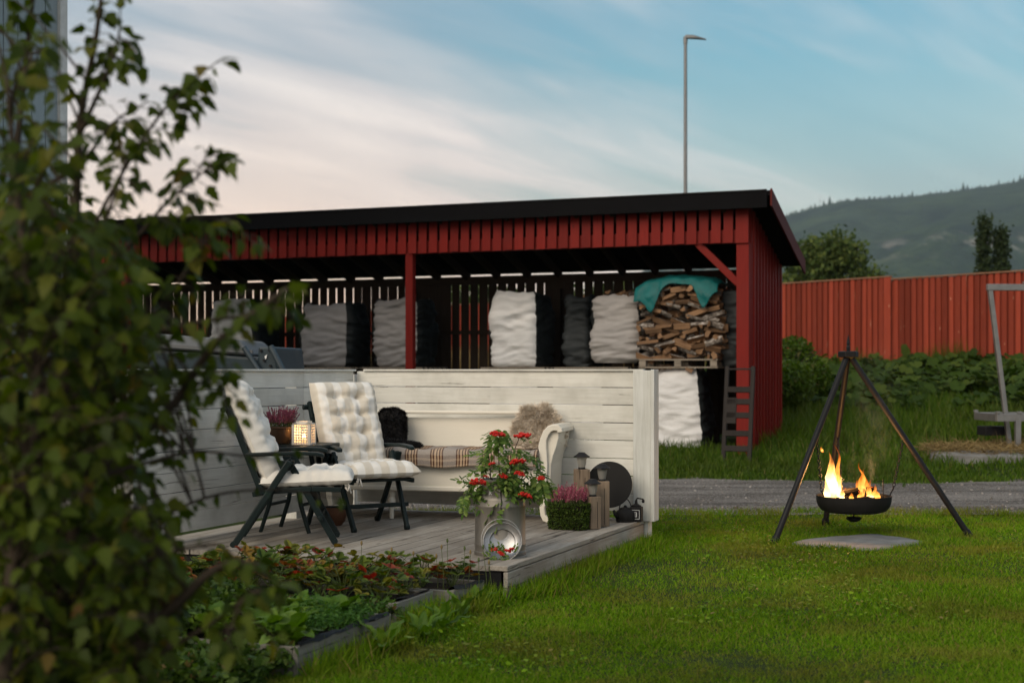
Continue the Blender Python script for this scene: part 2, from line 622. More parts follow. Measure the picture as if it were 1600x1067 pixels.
def _sack(name, base, fold, lines):
    m = NT(name)
    v = m.coord(which='Object')
    w1 = m.n('ShaderNodeTexWave', {'Scale': 20.0, 'Distortion': 0.25, 'Detail': 1.0}, wave_type='BANDS', bands_direction='X')
    m.set(w1.inputs['Vector'], v)
    w2 = m.n('ShaderNodeTexWave', {'Scale': 18.0, 'Distortion': 0.25, 'Detail': 1.0}, wave_type='BANDS', bands_direction='Z')
    m.set(w2.inputs['Vector'], v)
    weave = m.math('MULTIPLY', w1.outputs[0], m.math('MULTIPLY_ADD', w2.outputs[0], 0.4, 0.6))
    col = m.mix(m.math('MULTIPLY', weave, lines), base, fold)
    d = m.noise(m.coord((1, 1, 2.5)), 3.0, 5, 0.6)
    col = m.mix(m.math('MULTIPLY_ADD', d, 1.6, -0.6, clamp=True), col, fold)
    m.bump(m.math('ADD', m.math('MULTIPLY', weave, 0.25), m.noise(m.coord((0.9, 0.9, 4.0)), 6.0, 6, 0.62, 0.8)), 0.4, 0.03)
    return m.done(col, 0.6, spec=0.25)


MAT['sack_white'] = _sack('white woven sack', (0.74, 0.735, 0.73), (0.56, 0.555, 0.55), 0.12)
MAT['sack_grey'] = _sack('grey ribbed sack', (0.44, 0.42, 0.415), (0.27, 0.26, 0.25), 0.7)
MAT['sack_shade'] = _sack('grey ribbed sack toned for shade', (0.34, 0.325, 0.32), (0.18, 0.172, 0.168), 0.7)  # darker copy of the grey sack: the shed's shade put into its colour
MAT['sack_mesh'] = _sack('black mesh sack side', (0.014, 0.018, 0.019), (0.008, 0.010, 0.011), 0.6)
MAT['sack_dim'] = _sack('charcoal mesh sack', (0.045, 0.052, 0.056), (0.028, 0.033, 0.036), 0.5)
MAT['tarp'] = plain('teal plastic sheet', (0.008, 0.115, 0.115), 0.45, 0, 7, 0.4, 0.5, dist=0.012)


def _cushion():
    m = NT('striped cushion cotton')
    tcn = m.n('ShaderNodeTexCoord')
    sp = m.n('ShaderNodeSeparateXYZ')
    m.set(sp.inputs[0], tcn.outputs['Object'])
    yy = m.math('ADD', sp.outputs[1], m.math('MULTIPLY', m.math('SUBTRACT', m.noise(m.coord(rand=False), 7, 2), 0.5), 0.012))
    fr = m.math('FRACT', m.math('MULTIPLY_ADD', yy, 1 / 0.115, 0.28))
    col = m.ramp(fr, [(0.0, (0.60, 0.55, 0.465)), (0.36, (0.60, 0.55, 0.465)), (0.40, (0.62, 0.575, 0.49)), (0.46, (0.72, 0.70, 0.655)),
                      (0.86, (0.72, 0.70, 0.655)), (0.92, (0.62, 0.575, 0.49)), (0.97, (0.60, 0.55, 0.465))])
    col = m.mix(m.math('MULTIPLY_ADD', m.noise(m.coord(), 3.0, 4), 1.4, -0.55, clamp=True), col, m.mix(0.35, col, (0.52, 0.48, 0.42)))
    m.bump(m.noise(m.coord(), 26, 5, 0.6, 0.4), 0.35, 0.012)
    return m.done(col, 0.85, spec=0.15)


MAT['cushion'] = _cushion()
MAT['cushion_plain'] = plain('cream cushion cotton', (0.68, 0.655, 0.60), 0.85, 0, 5, 0.12, 0.3, 0.15, 0.01)


def _plaid():
    m = NT('plaid wool blanket')
    tcn = m.n('ShaderNodeTexCoord')
    sp = m.n('ShaderNodeSeparateXYZ')
    m.set(sp.inputs[0], tcn.outputs['UV'])
    base, br, tan, dk = (0.30, 0.265, 0.235), (0.085, 0.045, 0.03), (0.46, 0.33, 0.22), (0.05, 0.032, 0.026)

    def bands(c, k, o):
        f = m.math('FRACT', m.math('MULTIPLY_ADD', c, k, o))
        return m.ramp(f, [(0.0, base), (0.40, br), (0.46, tan), (0.50, br), (0.56, tan), (0.64, dk), (0.68, tan), (0.74, br), (0.80, tan), (0.84, br), (0.90, base)], 'CONSTANT')
    a = bands(sp.outputs[0], 6.2, 0.34)
    b = bands(sp.outputs[1], 2.6, 0.30)
    col = m.mix(0.26, a, b)
    fz = m.noise(m.coord(rand=False), 160, 3)
    hs = m.n('ShaderNodeHueSaturation', {'Value': m.math('MULTIPLY_ADD', fz, 0.7, 0.65), 'Color': col})
    m.bump(fz, 0.5, 0.004)
    return m.done(hs.outputs[0], 0.95, spec=0.1)


MAT['plaid'] = _plaid()
MAT['fur_beige'] = leafy('beige sheepskin', [(0, (0.52, 0.44, 0.35)), (0.5, (0.68, 0.59, 0.48)), (1, (0.82, 0.75, 0.65))], 0.15, 0.8, spec=0.1)
MAT['fur_black'] = leafy('black sheepskin', [(0, (0.006, 0.006, 0.007)), (1, (0.022, 0.020, 0.020))], 0.05, 0.7, spec=0.2)


def _can():
    m = NT('weathered aluminium')
    v = m.coord((1, 1, 0.4), rand=False)
    a = m.noise(v, 9, 6, 0.62, 0.3)
    col = m.ramp(a, [(0.3, (0.13, 0.12, 0.105)), (0.55, (0.22, 0.205, 0.18)), (0.75, (0.28, 0.265, 0.24))])
    m.bump(m.noise(v, 30, 4), 0.15, 0.004)
    return m.done(col, m.math('MULTIPLY_ADD', a, 0.3, 0.36), 0.55)


MAT['can'] = _can()
MAT['dish'] = plain('bright aluminium', (0.34, 0.345, 0.35), 0.38, 0.75, 14, 0.4, 0.15)
MAT['wire'] = plain('dull wire', (0.33, 0.33, 0.32), 0.4, 0.8)
MAT['tar'] = plain('black seam stain', (0.012, 0.011, 0.010), 0.6, 0, 20, 0.4, 0.2)
MAT['berry'] = plain('rowan berry', (0.46, 0.018, 0.012), 0.32, 0, 30, 0.35, 0.02)
MAT['bronze'] = plain('glazed bronze pot', (0.10, 0.06, 0.038), 0.16, 0.55, 8, 0.4, 0.05)
MAT['brown_pot'] = plain('brown pot', (0.10, 0.045, 0.024), 0.5, 0, 8, 0.4, 0.2)
MAT['lantern'] = None
MAT['glass'] = None
MAT['heather'] = leafy('purple heather', [(0, (0.16, 0.035, 0.07)), (0.5, (0.26, 0.06, 0.115)), (1, (0.36, 0.12, 0.17))], 0.25, 0.7)
MAT['heather_pink'] = leafy('pink heather', [(0, (0.30, 0.05, 0.11)), (0.5, (0.45, 0.11, 0.19)), (1, (0.56, 0.24, 0.28))], 0.25, 0.7)
MAT['heather_green'] = leafy('heather leaf', [(0, (0.03, 0.045, 0.018)), (1, (0.075, 0.085, 0.03))], 0.2, 0.7)
MAT['moss'] = leafy('basket moss', [(0, (0.018, 0.03, 0.008)), (0.6, (0.05, 0.085, 0.015)), (1, (0.12, 0.18, 0.03))], 0.25, 0.7)
MAT['rowan_leaf'] = leafy('rowan leaf', [(0, (0.055, 0.11, 0.022)), (0.6, (0.11, 0.18, 0.036)), (1, (0.21, 0.27, 0.07))], 0.3, 0.5)
MAT['shrub_leaf'] = leafy('shrub leaf', [(0, (0.026, 0.044, 0.006)), (0.45, (0.050, 0.076, 0.008)), (0.84, (0.088, 0.118, 0.012)), (0.97, (0.12, 0.115, 0.016)), (1, (0.13, 0.075, 0.022))], 0.45, 0.5)
MAT['shrub_leaf_one'] = leafy('single shrub leaf', [(0, (0.026, 0.044, 0.006)), (0.45, (0.050, 0.076, 0.008)), (0.84, (0.088, 0.118, 0.012)), (0.97, (0.12, 0.115, 0.016)), (1, (0.13, 0.075, 0.022))], 0.45, 0.5, by='object')
MAT['lawn'] = leafy('lawn grass', [(0, (0.048, 0.118, 0.004)), (0.5, (0.102, 0.196, 0.007)), (0.85, (0.148, 0.248, 0.012)), (0.94, (0.18, 0.155, 0.04)), (1, (0.21, 0.16, 0.06))], 0.3, 0.5, patch=(0.16, 0.155, 0.028), patch_scale=1.5, spec=0.06)
MAT['meadow'] = leafy('rank grass', [(0, (0.028, 0.060, 0.006)), (0.6, (0.055, 0.105, 0.009)), (0.93, (0.09, 0.14, 0.015)), (1, (0.15, 0.13, 0.05))], 0.35, 0.5, patch=(0.075, 0.10, 0.02), patch_scale=0.5)
MAT['butterbur'] = leafy('butterbur leaf', [(0, (0.024, 0.046, 0.009)), (0.6, (0.042, 0.076, 0.013)), (1, (0.075, 0.105, 0.018))], 0.3, 0.75, spec=0.1)
MAT['hay'] = leafy('dry hay', [(0, (0.13, 0.085, 0.035)), (0.5, (0.21, 0.15, 0.065)), (1, (0.30, 0.23, 0.11))], 0.2, 0.85, spec=0.1)
MAT['far_leaf'] = leafy('far tree leaf', [(0, (0.035, 0.06, 0.018)), (0.5, (0.07, 0.105, 0.026)), (1, (0.13, 0.16, 0.04))], 0.3, 0.7)
MAT['poplar_leaf'] = leafy('poplar leaf', [(0, (0.016, 0.030, 0.012)), (1, (0.045, 0.065, 0.022))], 0.25, 0.7)
MAT['straw_leaf'] = leafy('strawberry leaf', [(0, (0.05, 0.09, 0.014)), (0.45, (0.10, 0.14, 0.018)), (0.70, (0.18, 0.15, 0.022)), (0.86, (0.20, 0.06, 0.02)), (1, (0.28, 0.022, 0.016))], 0.3, 0.5, by='object')
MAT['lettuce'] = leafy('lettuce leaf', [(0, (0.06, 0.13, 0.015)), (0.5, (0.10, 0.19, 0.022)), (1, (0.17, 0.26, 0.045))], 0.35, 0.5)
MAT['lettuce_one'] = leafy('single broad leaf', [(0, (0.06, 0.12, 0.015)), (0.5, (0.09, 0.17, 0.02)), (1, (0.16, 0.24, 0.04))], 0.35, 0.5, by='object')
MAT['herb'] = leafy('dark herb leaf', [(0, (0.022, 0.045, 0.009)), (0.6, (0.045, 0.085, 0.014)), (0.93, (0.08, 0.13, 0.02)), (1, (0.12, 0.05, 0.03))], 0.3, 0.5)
MAT['carrot'] = leafy('feathery carrot leaf', [(0, (0.035, 0.10, 0.018)), (1, (0.08, 0.17, 0.03))], 0.3, 0.5)


def _ground():
    m = NT('turf soil')
    v = m.coord(rand=False)
    a = m.noise(v, 1.4, 5, 0.6)
    b = m.noise(v, 24, 5, 0.7)
    col = m.ramp(m.math('MULTIPLY_ADD', b, 0.6, m.math('MULTIPLY', a, 0.4)), [(0.35, (0.014, 0.022, 0.006)), (0.6, (0.034, 0.050, 0.010)), (0.8, (0.07, 0.07, 0.02))])
    m.bump(b, 0.6, 0.02)
    return m.done(col, 0.95, spec=0.1)


def _road():
    m = NT('gravel road')
    v = m.coord(rand=False)
    big = m.noise(m.coord((0.25, 1.3, 1), rand=False), 1.6, 4, 0.6)
    b = m.noise(v, 34, 6, 0.75)
    vo = m.n('ShaderNodeTexVoronoi', {'Scale': 46.0})
    m.set(vo.inputs['Vector'], v)
    f = m.math('ADD', m.math('MULTIPLY', big, 0.55), m.math('ADD', m.math('MULTIPLY', b, 0.35), m.math('MULTIPLY', vo.outputs['Distance'], 0.25)))
    col = m.ramp(f, [(0.40, (0.04, 0.034, 0.028)), (0.53, (0.12, 0.107, 0.094)), (0.66, (0.27, 0.248, 0.225))])
    m.bump(m.math('ADD', b, vo.outputs['Distance']), 0.9, 0.03)
    return m.done(col, 0.9, spec=0.2)


def _stone():
    m = NT('gravel stone')
    col = m.ramp(m.island(), [(0, (0.08, 0.07, 0.06)), (0.6, (0.17, 0.155, 0.14)), (1, (0.33, 0.31, 0.29))])
    return m.done(col, 0.85)


def _mountain():
    m = NT('forested mountain')
    v = m.coord(rand=False)
    a = m.noise(v, 0.006, 7, 0.62, 0.6)
    b = m.noise(v, 0.05, 5, 0.7)
    col = m.ramp(m.math('MULTIPLY_ADD', b, 0.4, m.math('MULTIPLY', a, 0.6)), [(0.40, (0.008, 0.017, 0.010)), (0.52, (0.026, 0.045, 0.020)), (0.66, (0.055, 0.078, 0.032))])
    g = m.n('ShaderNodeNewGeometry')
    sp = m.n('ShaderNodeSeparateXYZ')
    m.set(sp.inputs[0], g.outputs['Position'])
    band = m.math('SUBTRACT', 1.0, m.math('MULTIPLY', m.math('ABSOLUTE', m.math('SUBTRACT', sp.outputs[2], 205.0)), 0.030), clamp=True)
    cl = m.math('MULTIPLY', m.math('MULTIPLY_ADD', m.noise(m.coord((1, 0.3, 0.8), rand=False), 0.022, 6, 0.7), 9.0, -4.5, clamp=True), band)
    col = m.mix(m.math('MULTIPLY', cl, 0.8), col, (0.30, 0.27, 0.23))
    m.bump(m.math('ADD', a, m.math('MULTIPLY', b, 0.6)), 1.0, 14.0)
    return m.done(col, 0.95, spec=0.0)


MAT['ground'] = _ground()
MAT['road'] = _road()
MAT['stone'] = _stone()
MAT['mountain'] = _mountain()


def _emit(name, col, strength):
    m = NT(name)
    e = m.n('ShaderNodeEmission', {0: (*col, 1), 1: strength})
    m.set(m.out.inputs['Surface'], e.outputs[0])
    return m.mat


MAT['candle_flame'] = _emit('candle flame', (1.0, 0.62, 0.22), 30.0)
MAT['ember'] = None


def _flame(name, lo, mid, hi, s):
    m = NT(name)
    tcn = m.n('ShaderNodeTexCoord')
    sp = m.n('ShaderNodeSeparateXYZ')
    m.set(sp.inputs[0], tcn.outputs['Generated'])
    z = m.math('ADD', sp.outputs[2], m.math('MULTIPLY', m.math('SUBTRACT', m.noise(m.coord((1, 1, 0.5)), 22, 3), 0.5), 0.55))
    col = m.ramp(z, [(0.0, mid), (0.25, lo), (0.6, mid), (1.0, hi)])
    e = m.n('ShaderNodeEmission', {0: col, 1: m.math('MULTIPLY', m.ramp(z, [(0.0, (.5,) * 3), (0.3, (1,) * 3), (0.75, (0.42,) * 3), (1.0, (0.14,) * 3)]), s)})
    tr = m.n('ShaderNodeBsdfTransparent')
    al = m.math('MULTIPLY_ADD', z, -0.75, 1.12, clamp=True)
    al = m.math('MULTIPLY', al, m.math('MULTIPLY_ADD', m.noise(m.coord((1, 1, 0.4)), 30, 3), 2.6, -0.55, clamp=True))
    mx = m.n('ShaderNodeMixShader', {0: al, 1: tr.outputs[0], 2: e.outputs[0]})
    m.set(m.out.inputs['Surface'], mx.outputs[0])
    return m.mat


MAT['flame_hot'] = _flame('hot flame', (1.0, 0.70, 0.30), (1.0, 0.50, 0.12), (1.0, 0.20, 0.02), 5.0)
MAT['flame'] = _flame('orange flame', (1.0, 0.45, 0.09), (1.0, 0.30, 0.035), (0.9, 0.12, 0.01), 2.6)


def _charlog():
    m = NT('charred log')
    a = m.noise(m.coord(), 26, 5, 0.6)
    m.set(m.bsdf.inputs['Emission Color'], (1.0, 0.16, 0.02, 1))
    m.set(m.bsdf.inputs['Emission Strength'], m.math('MULTIPLY', m.math('MULTIPLY_ADD', a, 12.0, -7.6, clamp=True), 2.2))
    m.bump(a, 0.8, 0.01)
    return m.done((0.006, 0.0048, 0.004), 0.95, spec=0.05)


MAT['char'] = _charlog()


def _glass():
    m = NT('frosted lamp glass')
    b = m.bsdf
    b.inputs['Transmission Weight'].default_value = 0.75
    b.inputs['IOR'].default_value = 1.2
    m.bump(m.noise(m.coord(), 40, 3), 0.1, 0.003)
    return m.done((0.72, 0.70, 0.64), 0.28)


MAT['glass'] = _glass()


def _lantern():
    m = NT('white pierced lantern')
    v = m.coord()
    m.bump(m.noise(v, 60, 3), 0.1, 0.002)
    return m.done((0.74, 0.66, 0.56), 0.55)


MAT['lantern'] = _lantern()
MAT['wax'] = plain('candle wax', (0.7, 0.6, 0.45), 0.5)

# ------------------------------------------------------------------ ground, road, hills
FENCE0 = Vector((7.83, 29.0, 0))
FDIR = Vector((-0.6, 0.8, 0))
FNRM = Vector((-0.8, -0.6, 0))


def ground_z(x, y):
    d = (x - FENCE0.x) * FNRM.x + (y - FENCE0.y) * FNRM.y
    if d <= 0.0:
        h = 1.10 - min(0.25, -d * 0.004)
    else:
        h = 1.10 * max(0.0, 1 - d / 9.0) ** 1.15
    return h


def steps(a):
    out = []
    for lo, hi, st in a:
        out += list(np.arange(lo, hi, st))
    return out


gx = steps([(-6000, -600, 900), (-600, -60, 90), (-60, -14, 4), (-14, 15, 0.5), (15, 60, 4), (60, 600, 90), (600, 6001, 900)])
gy = steps([(-300, -20, 40), (-20, 2, 3), (2, 50, 0.5), (50, 120, 7), (120, 900, 120), (900, 7001, 1000)])
V = [(x, y, ground_z(x, y) + (0.018 * nz(x * 0.6, y * 0.6) if 2 < y < 40 and abs(x) < 15 else 0)) for y in gy for x in gx]
nx = len(gx)
F = [(j * nx + i, j * nx + i + 1, (j + 1) * nx + i + 1, (j + 1) * nx + i) for j in range(len(gy) - 1) for i in range(nx - 1)]
ground = MB().add(V, F).build('ground', MAT['ground'], smooth=True)
struct(ground)

ROAD_NEAR, ROAD_FAR = 12.15, 15.7


def road_pt(u, v):
    x = -13 + 30 * u
    near = ROAD_NEAR - .05 + 0.10 * nz(x * 0.9, 3.1) + 0.05 * nz(x * 4, 9.1)
    far = ROAD_FAR + 0.9 * nz(x * 0.45, 7.7) + 0.35 * nz(x * 2.2, 2.2)
    y = near + (far - near) * v
    e = min(1, 8 * v, 8 * (1 - v))
    rut = -0.02 * math.exp(-((v - 0.3) / 0.10) ** 2) - 0.02 * math.exp(-((v - 0.72) / 0.10) ** 2)
    return (x, y, 0.012 + e * (0.03 + rut + 0.014 * nz(x * 1.7, y * 2.3, 1)))


road = MB().grid(120, 22, road_pt).build('gravel_road', MAT['road'], smooth=True)
struct(road)
oct_v = np.array([(1, 0, 0), (-1, 0, 0), (0, 1, 0), (0, -1, 0), (0, 0, .7), (0, 0, -.7)], float)
oct_f = np.array([(0, 2, 4), (2, 1, 4), (1, 3, 4), (3, 0, 4), (2, 0, 5), (1, 2, 5), (3, 1, 5), (0, 3, 5)])
n = 5200
pv = RNG.random(n)
pos = np.array([road_pt(a, b) for a, b in zip(0.22 + 0.74 * RNG.random(n), np.where(RNG.random(n) < 0.4, RNG.random(n) * 0.12, RNG.random(n)))])
V, F = scatter(oct_v, oct_f, pos, frames(unit(n), unit(n)), np.abs(RNG.normal(0.009, 0.006, n))[:, None] * (0.6 + 0.8 * RNG.random((n, 3))) + 0.003)
o = put('gravel', np_mesh('gravel', V, F, MAT['stone']))
stuff(o)
o['label'] = 'loose grey stones scattered over the gravel road'

# the mountain: a ridge some kilometres off, its crest traced as heights above the valley
crest = [(900, 470), (1000, 425), (1100, 385), (1180, 352), (1230, 336), (1270, 324), (1320, 313), (1390, 309), (1440, 305), (1500, 297), (1560, 288), (1600, 281),
         (1700, 268), (1850, 268), (2100, 290), (2500, 340), (3200, 430)]


def ridge(px):
    for (a, b), (c, d) in zip(crest, crest[1:]):
        if a <= px <= c:
            return b + (d - b) * (px - a) / (c - a)
    return crest[-1][1]


MD = 2600.0


def mount(u, v):
    px = 900 + 2300 * u
    X = (px - 800) / FPX * MD
    H = (580 - ridge(px)) / FPX * (MD + 600) + EYE
    y = MD - 900 + 2000 * v
    # rises to its crest at v = 0.75, spurs and gullies on the way
    k = v / 0.75 if v < 0.75 else 1 - (v - 0.75) / 0.25 * 0.6
    k = max(0.0, k)
    k = k ** 0.8
    sp = 1 + (0.16 * nz(X * 0.004, y * 0.0012) + 0.06 * nz(X * 0.013, y * 0.005)) * (1 - abs(2 * k - 1)) * 2
    z = H * min(1.02, k * sp) + 2.2 * nz(X * 0.05, y * 0.05) * k
    return (X * (y / MD) * 1.0, y, z)


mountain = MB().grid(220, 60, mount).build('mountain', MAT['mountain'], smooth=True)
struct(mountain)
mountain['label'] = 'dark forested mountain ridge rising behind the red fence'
# spruces along the skyline of the ridge, too far to count
n = 700
tv = np.array([(-.5, 0, 0), (.5, 0, 0), (0, .5, 0), (0, -.5, 0), (0, 0, 1)], float)
tf = np.array([(0, 2, 4), (2, 1, 4), (1, 3, 4), (3, 0, 4)])
pu = 0.13 + 0.35 * RNG.random(n)
pos = np.array([mount(a, 0.735 + 0.03 * RNG.random()) for a in pu])
hh = np.where(RNG.random(n) < 0.05, 13, 5) * (0.6 + RNG.random(n))
V, F = scatter(tv, tf, pos, np.tile(np.eye(3), (n, 1, 1)), np.stack([hh * .45, hh * .45, hh], 1))
o = put('ridge_forest', np_mesh('ridge_forest', V, F, MAT['mountain']))
stuff(o)
o['label'] = 'far spruces along the crest of the mountain'
# mast on the far ridge
p = mount((1281 - 900) / 2300, 0.75)
mb = MB()
mb.tube([(0, 0, 0), (0, 0, 21)], [0.7, 0.35], 6)
mast = thing('radio_mast', 'thin radio mast standing on the skyline of the mountain', 'mast', p)
mb.build('mast_pole', MAT['pole'], mast)
MB().tube([(0, 0, 20.9), (0, 0, 26)], 0.2, 5).build('aerial', MAT['pole'], mast)

# ------------------------------------------------------------------ far trees


def far_tree(name, label, base, blobs, n, leaf, mat, trunk_h, trunk_r, group=None, seed=1, limbs=6):
    rng = np.random.default_rng(seed)
    t = thing(name, label, 'tree', base, 0, group)
    mb = MB()
    mb.tube([(0, 0, -0.3), (0.04, 0.02, trunk_h * .5), (0, 0, trunk_h)], [trunk_r * 1.3, trunk_r, trunk_r * .6], 8)
    for k in range(limbs):
        c = blobs[rng.integers(len(blobs))]
        a = Vector((0, 0, trunk_h * (0.5 + 0.45 * rng.random())))
        b = Vector(c[:3]) * 0.9
        mb.tube([a, (a + b) / 2 + Vector((0, 0, 0.2)), b], [trunk_r * .4, trunk_r * .28, trunk_r * .1], 6)
    mb.build('trunk', MAT['tree_bark'], t, smooth=True)
    w = np.array([b[3] * b[4] * b[5] for b in blobs]) ** 0.75
    idx = rng.choice(len(blobs), n, p=w / w.sum())
    B = np.array(blobs)[idx]
    u = unit(n, rng)
    r = rng.random(n) ** 0.28
    pos = B[:, :3] + u * B[:, 3:6] * r[:, None]
    # clumps: pull leaves towards shared twig ends so that gaps open between them
    twig = B[:, :3] + unit(n, rng) * 0
    key = (rng.integers(0, 26, n) + 1000 * idx)
    tw = {}
    for i, k in enumerate(key):
        if k not in tw:
            v = unit(1, rng)[0]
            tw[k] = B[i, :3] + v * B[i, 3:6] * (0.55 + 0.45 * rng.random())
    T = np.array([tw[k] for k in key])
    pos = pos * 0.42 + T * 0.58 + rng.normal(size=(n, 3)) * leaf * 0.8
    d = unit(n, rng) + np.array([0, 0, -0.3])
    tv = np.array([(0, -.5, 0), (.36, 0, .08), (0, .5, 0), (-.36, 0, .08)], float)
    tf = np.array([(0, 1, 2), (0, 2, 3)])
    V, F = scatter(tv, tf, pos, frames(d, unit(n, rng)), leaf * (0.6 + 0.8 * rng.random(n)))
    o = put('crown', np_mesh('crown', V, F, mat), t)
    stuff(o)
    return t


gz = 1.0
p = wp(1298, 580, 58)
far_tree('broadleaf_tree', 'broad round green tree behind the red fence beside the shed roof', (p.x, p.y, gz),
         [(-0.9, 0, 4.6, 1.3, 1.3, 1.4), (0.4, 0, 4.9, 1.2, 1.2, 1.2), (-1.6, .3, 3.2, 1.2, 1.2, 1.2), (1.4, 0, 3.7, 1.1, 1.1, 1.1), (0, 0, 3.0, 1.7, 1.5, 1.3), (1.9, 0, 2.6, .9, .9, .9), (2.1, .2, 3.6, .6, .6, .6)],
         15000, 0.19, MAT['far_leaf'], 3.2, 0.2, seed=3)
p = wp(1551, 580, 66)
far_tree('poplar_tree', 'tall narrow dark poplar rising above the red fence', (p.x, p.y, gz),
         [(-.42, 0, 2.6 + k * 0.85, .42 - .03 * k, .42, .75) for k in range(6)] + [(.38, 0, 2.4 + k * 0.8, .5 - .05 * k, .5, .75) for k in range(6)] + [(.9, 0, 2.6, .45, .4, .5)],
         9000, 0.17, MAT['poplar_leaf'], 4.5, 0.16, seed=5, limbs=8)
for k, (x, w_, h_, lab) in enumerate([(1408, 1.5, 2.6, 'low bush peeping over the fence beside the round green tree'), (1470, 1.2, 2.5, 'small dark bush showing over the fence midway to the poplar'),
                                      (1520, 0.6, 2.9, 'thin shrub top just beside the poplar above the fence')]):
    p = wp(x, 580, 60)
    far_tree('fence_bush', lab, (p.x, p.y, gz), [(0, 0, h_ * .62, w_, .7, h_ * .38), (w_ * .5, 0, h_ * .5, w_ * .6, .6, h_ * .35)], 2600, 0.16, MAT['far_leaf'], 1.3, 0.08, 'bushes beyond the red fence', 20 + k, 3)
for k, (x, w_, h_, lab) in enumerate([(735, 3.4, 4.3, 'green tree glimpsed through the slats right of the shed middle post'), (985, 4.6, 4.4, 'green tree glimpsed through the slats behind the firewood')]):
    p = wp(x, 580, 62)
    far_tree('screened_tree', lab, (p.x, p.y, gz), [(0, 0, h_ * .7, w_, 1.5, h_ * .3), (-w_ * .4, 0, h_ * .5, w_ * .6, 1.4, h_ * .4), (w_ * .4, 0, h_ * .5, w_ * .6, 1.4, h_ * .4)], 4200, 0.26, MAT['far_leaf'], 2.4, 0.16, 'trees behind the shed', 30 + k, 4)

# ------------------------------------------------------------------ street lamp
p = wp(1071, 580, 38)
lamp = thing('street_lamp', 'tall grey street lamp rising behind the shed roof', 'street lamp', (p.x, p.y, 1.0))
top = EYE + (580 - 62) / FPX * 38 - 1.0
MB().tube([(0, 0, 0), (0, 0, top * .55), (0, 0, top * .55 + .01), (0, 0, top)], [0.075, 0.066, 0.052, 0.046], 10).build('pole', MAT['pole'], lamp, smooth=True, sharp=50)
MB().tube([(0, 0, 0), (0, 0, 0.5)], [0.11, 0.10], 12).build('pole_base', MAT['pole'], lamp)
hd = MB()
hd.add([(-.02, -.07, 0), (-.02, .07, 0), (.30, .09, .02), (.30, -.09, .02), (.56, .045, .01), (.56, -.045, .01), (-.02, -.06, .09), (-.02, .06, .09), (.20, .075, .10), (.20, -.075, .10), (.54, .035, .04), (.54, -.035, .04)],
       [(0, 1, 2, 3), (3, 2, 4, 5), (6, 9, 8, 7), (9, 11, 10, 8), (0, 3, 9, 6), (3, 5, 11, 9), (1, 7, 8, 2), (2, 8, 10, 4), (0, 6, 7, 1), (4, 10, 11, 5)])
hd.build('lamp_head', MAT['pole'], lamp, (0, 0, top + 0.02), (0, R(5), 0), bevel=0.012)
MB().tube([(0, 0, top - .12), (0, 0, top + .06)], 0.06, 10).build('bracket', MAT['pole'], lamp)

# ------------------------------------------------------------------ house at the left edge
corner = wp(97, 580, 17)
house = thing('house', 'pale blue grey timber clad house behind the shrub', 'house', (corner.x, corner.y, 0), FRAME)
HH = 6.6
MB().box((-3.05, -3.5, HH / 2 + .2), (6.0, 6.9, HH - .4)).build('wall', MAT['house'], house)
MB().box((-3.0, -3.5, 0.2), (6.06, 6.96, 0.4)).build('plinth', MAT['concrete'], house)
pitch = 0.235
for i in range(29):
    w_ = pitch - 0.018
    MB().box((0, 0, 0), (0.024, w_, HH - .45)).build('cladding_board', MAT['house'], house, (-0.026, -0.16 - pitch * i, HH / 2 + .22), bevel=0.004)
MB().box((0, 0, 0), (0.10, 0.13, HH - .42)).build('corner_trim', MAT['house_trim'], house, (-0.02, 0.0, HH / 2 + .23), bevel=0.004)
rf = MB().prism([(-6.6, HH), (-3.05, HH + 2.4), (0.5, HH), (0.5, HH + .14), (-3.05, HH + 2.58), (-6.6, HH + .14)], -7.4, 0.5).build('roof', MAT['roof'], house)

# ------------------------------------------------------------------ wood shed
S0 = wp(1170, 580, 20.2)
S0.z = 0
shed = thing('wood_shed', 'long open red firewood shed with black mono-pitch roof', 'shed', S0, FRAME)
SL, SD = 12.5, 2.36


def su(xpx, v, base=S0):
    r = (xpx - 800) / FPX
    return (r * (base.y + DX.y * v) - base.x - DX.x * v) / (AX.x - AX.y * r)


MB().box((-.09, .07, 1.53), (.18, .14, 3.06)).build('post', MAT['red_z'], shed, bevel=0.006)
for xm in (su(641.5, .06), -10.7):
    MB().box((0, 0, 1.53), (.125, .12, 3.06)).build('post', MAT['red_z'], shed, (xm, .06, 0), bevel=0.006)
MB().box((-SL / 2 - .01, .075, 3.155), (SL - .02, .11, .19)).build('header_beam', MAT['red_x'], shed)
MB().bar((-.16, .07, 2.48), (-.78, .07, 3.09), 0.075, 0.10).build('brace', MAT['red_x'], shed, bevel=0.005)
fb = MB().box((0, 0, 0), (.134, .022, .475)).mesh('fascia_board', MAT['red_z'])
MB().box((-.09, -.018, 3.295), (.186, .03, .49)).build('fascia_board', MAT['red_z'], shed, bevel=0.004)
k = 0
x = -.29
while x > -SL:
    put('fascia_board', fb, shed, (x, -.018 + random.uniform(-.003, .003), 3.30 + random.uniform(-.006, .006)), (0, R(random.uniform(-.35, .35)), 0))
    x -= 0.178
# roof
zf, zb, yf, yb = 3.76, 2.95, -.2, 2.42
slope = math.atan2(zf - zb, yb - yf)


def roof_z(y):
    return zf + (zb - zf) * (y - yf) / (yb - yf)


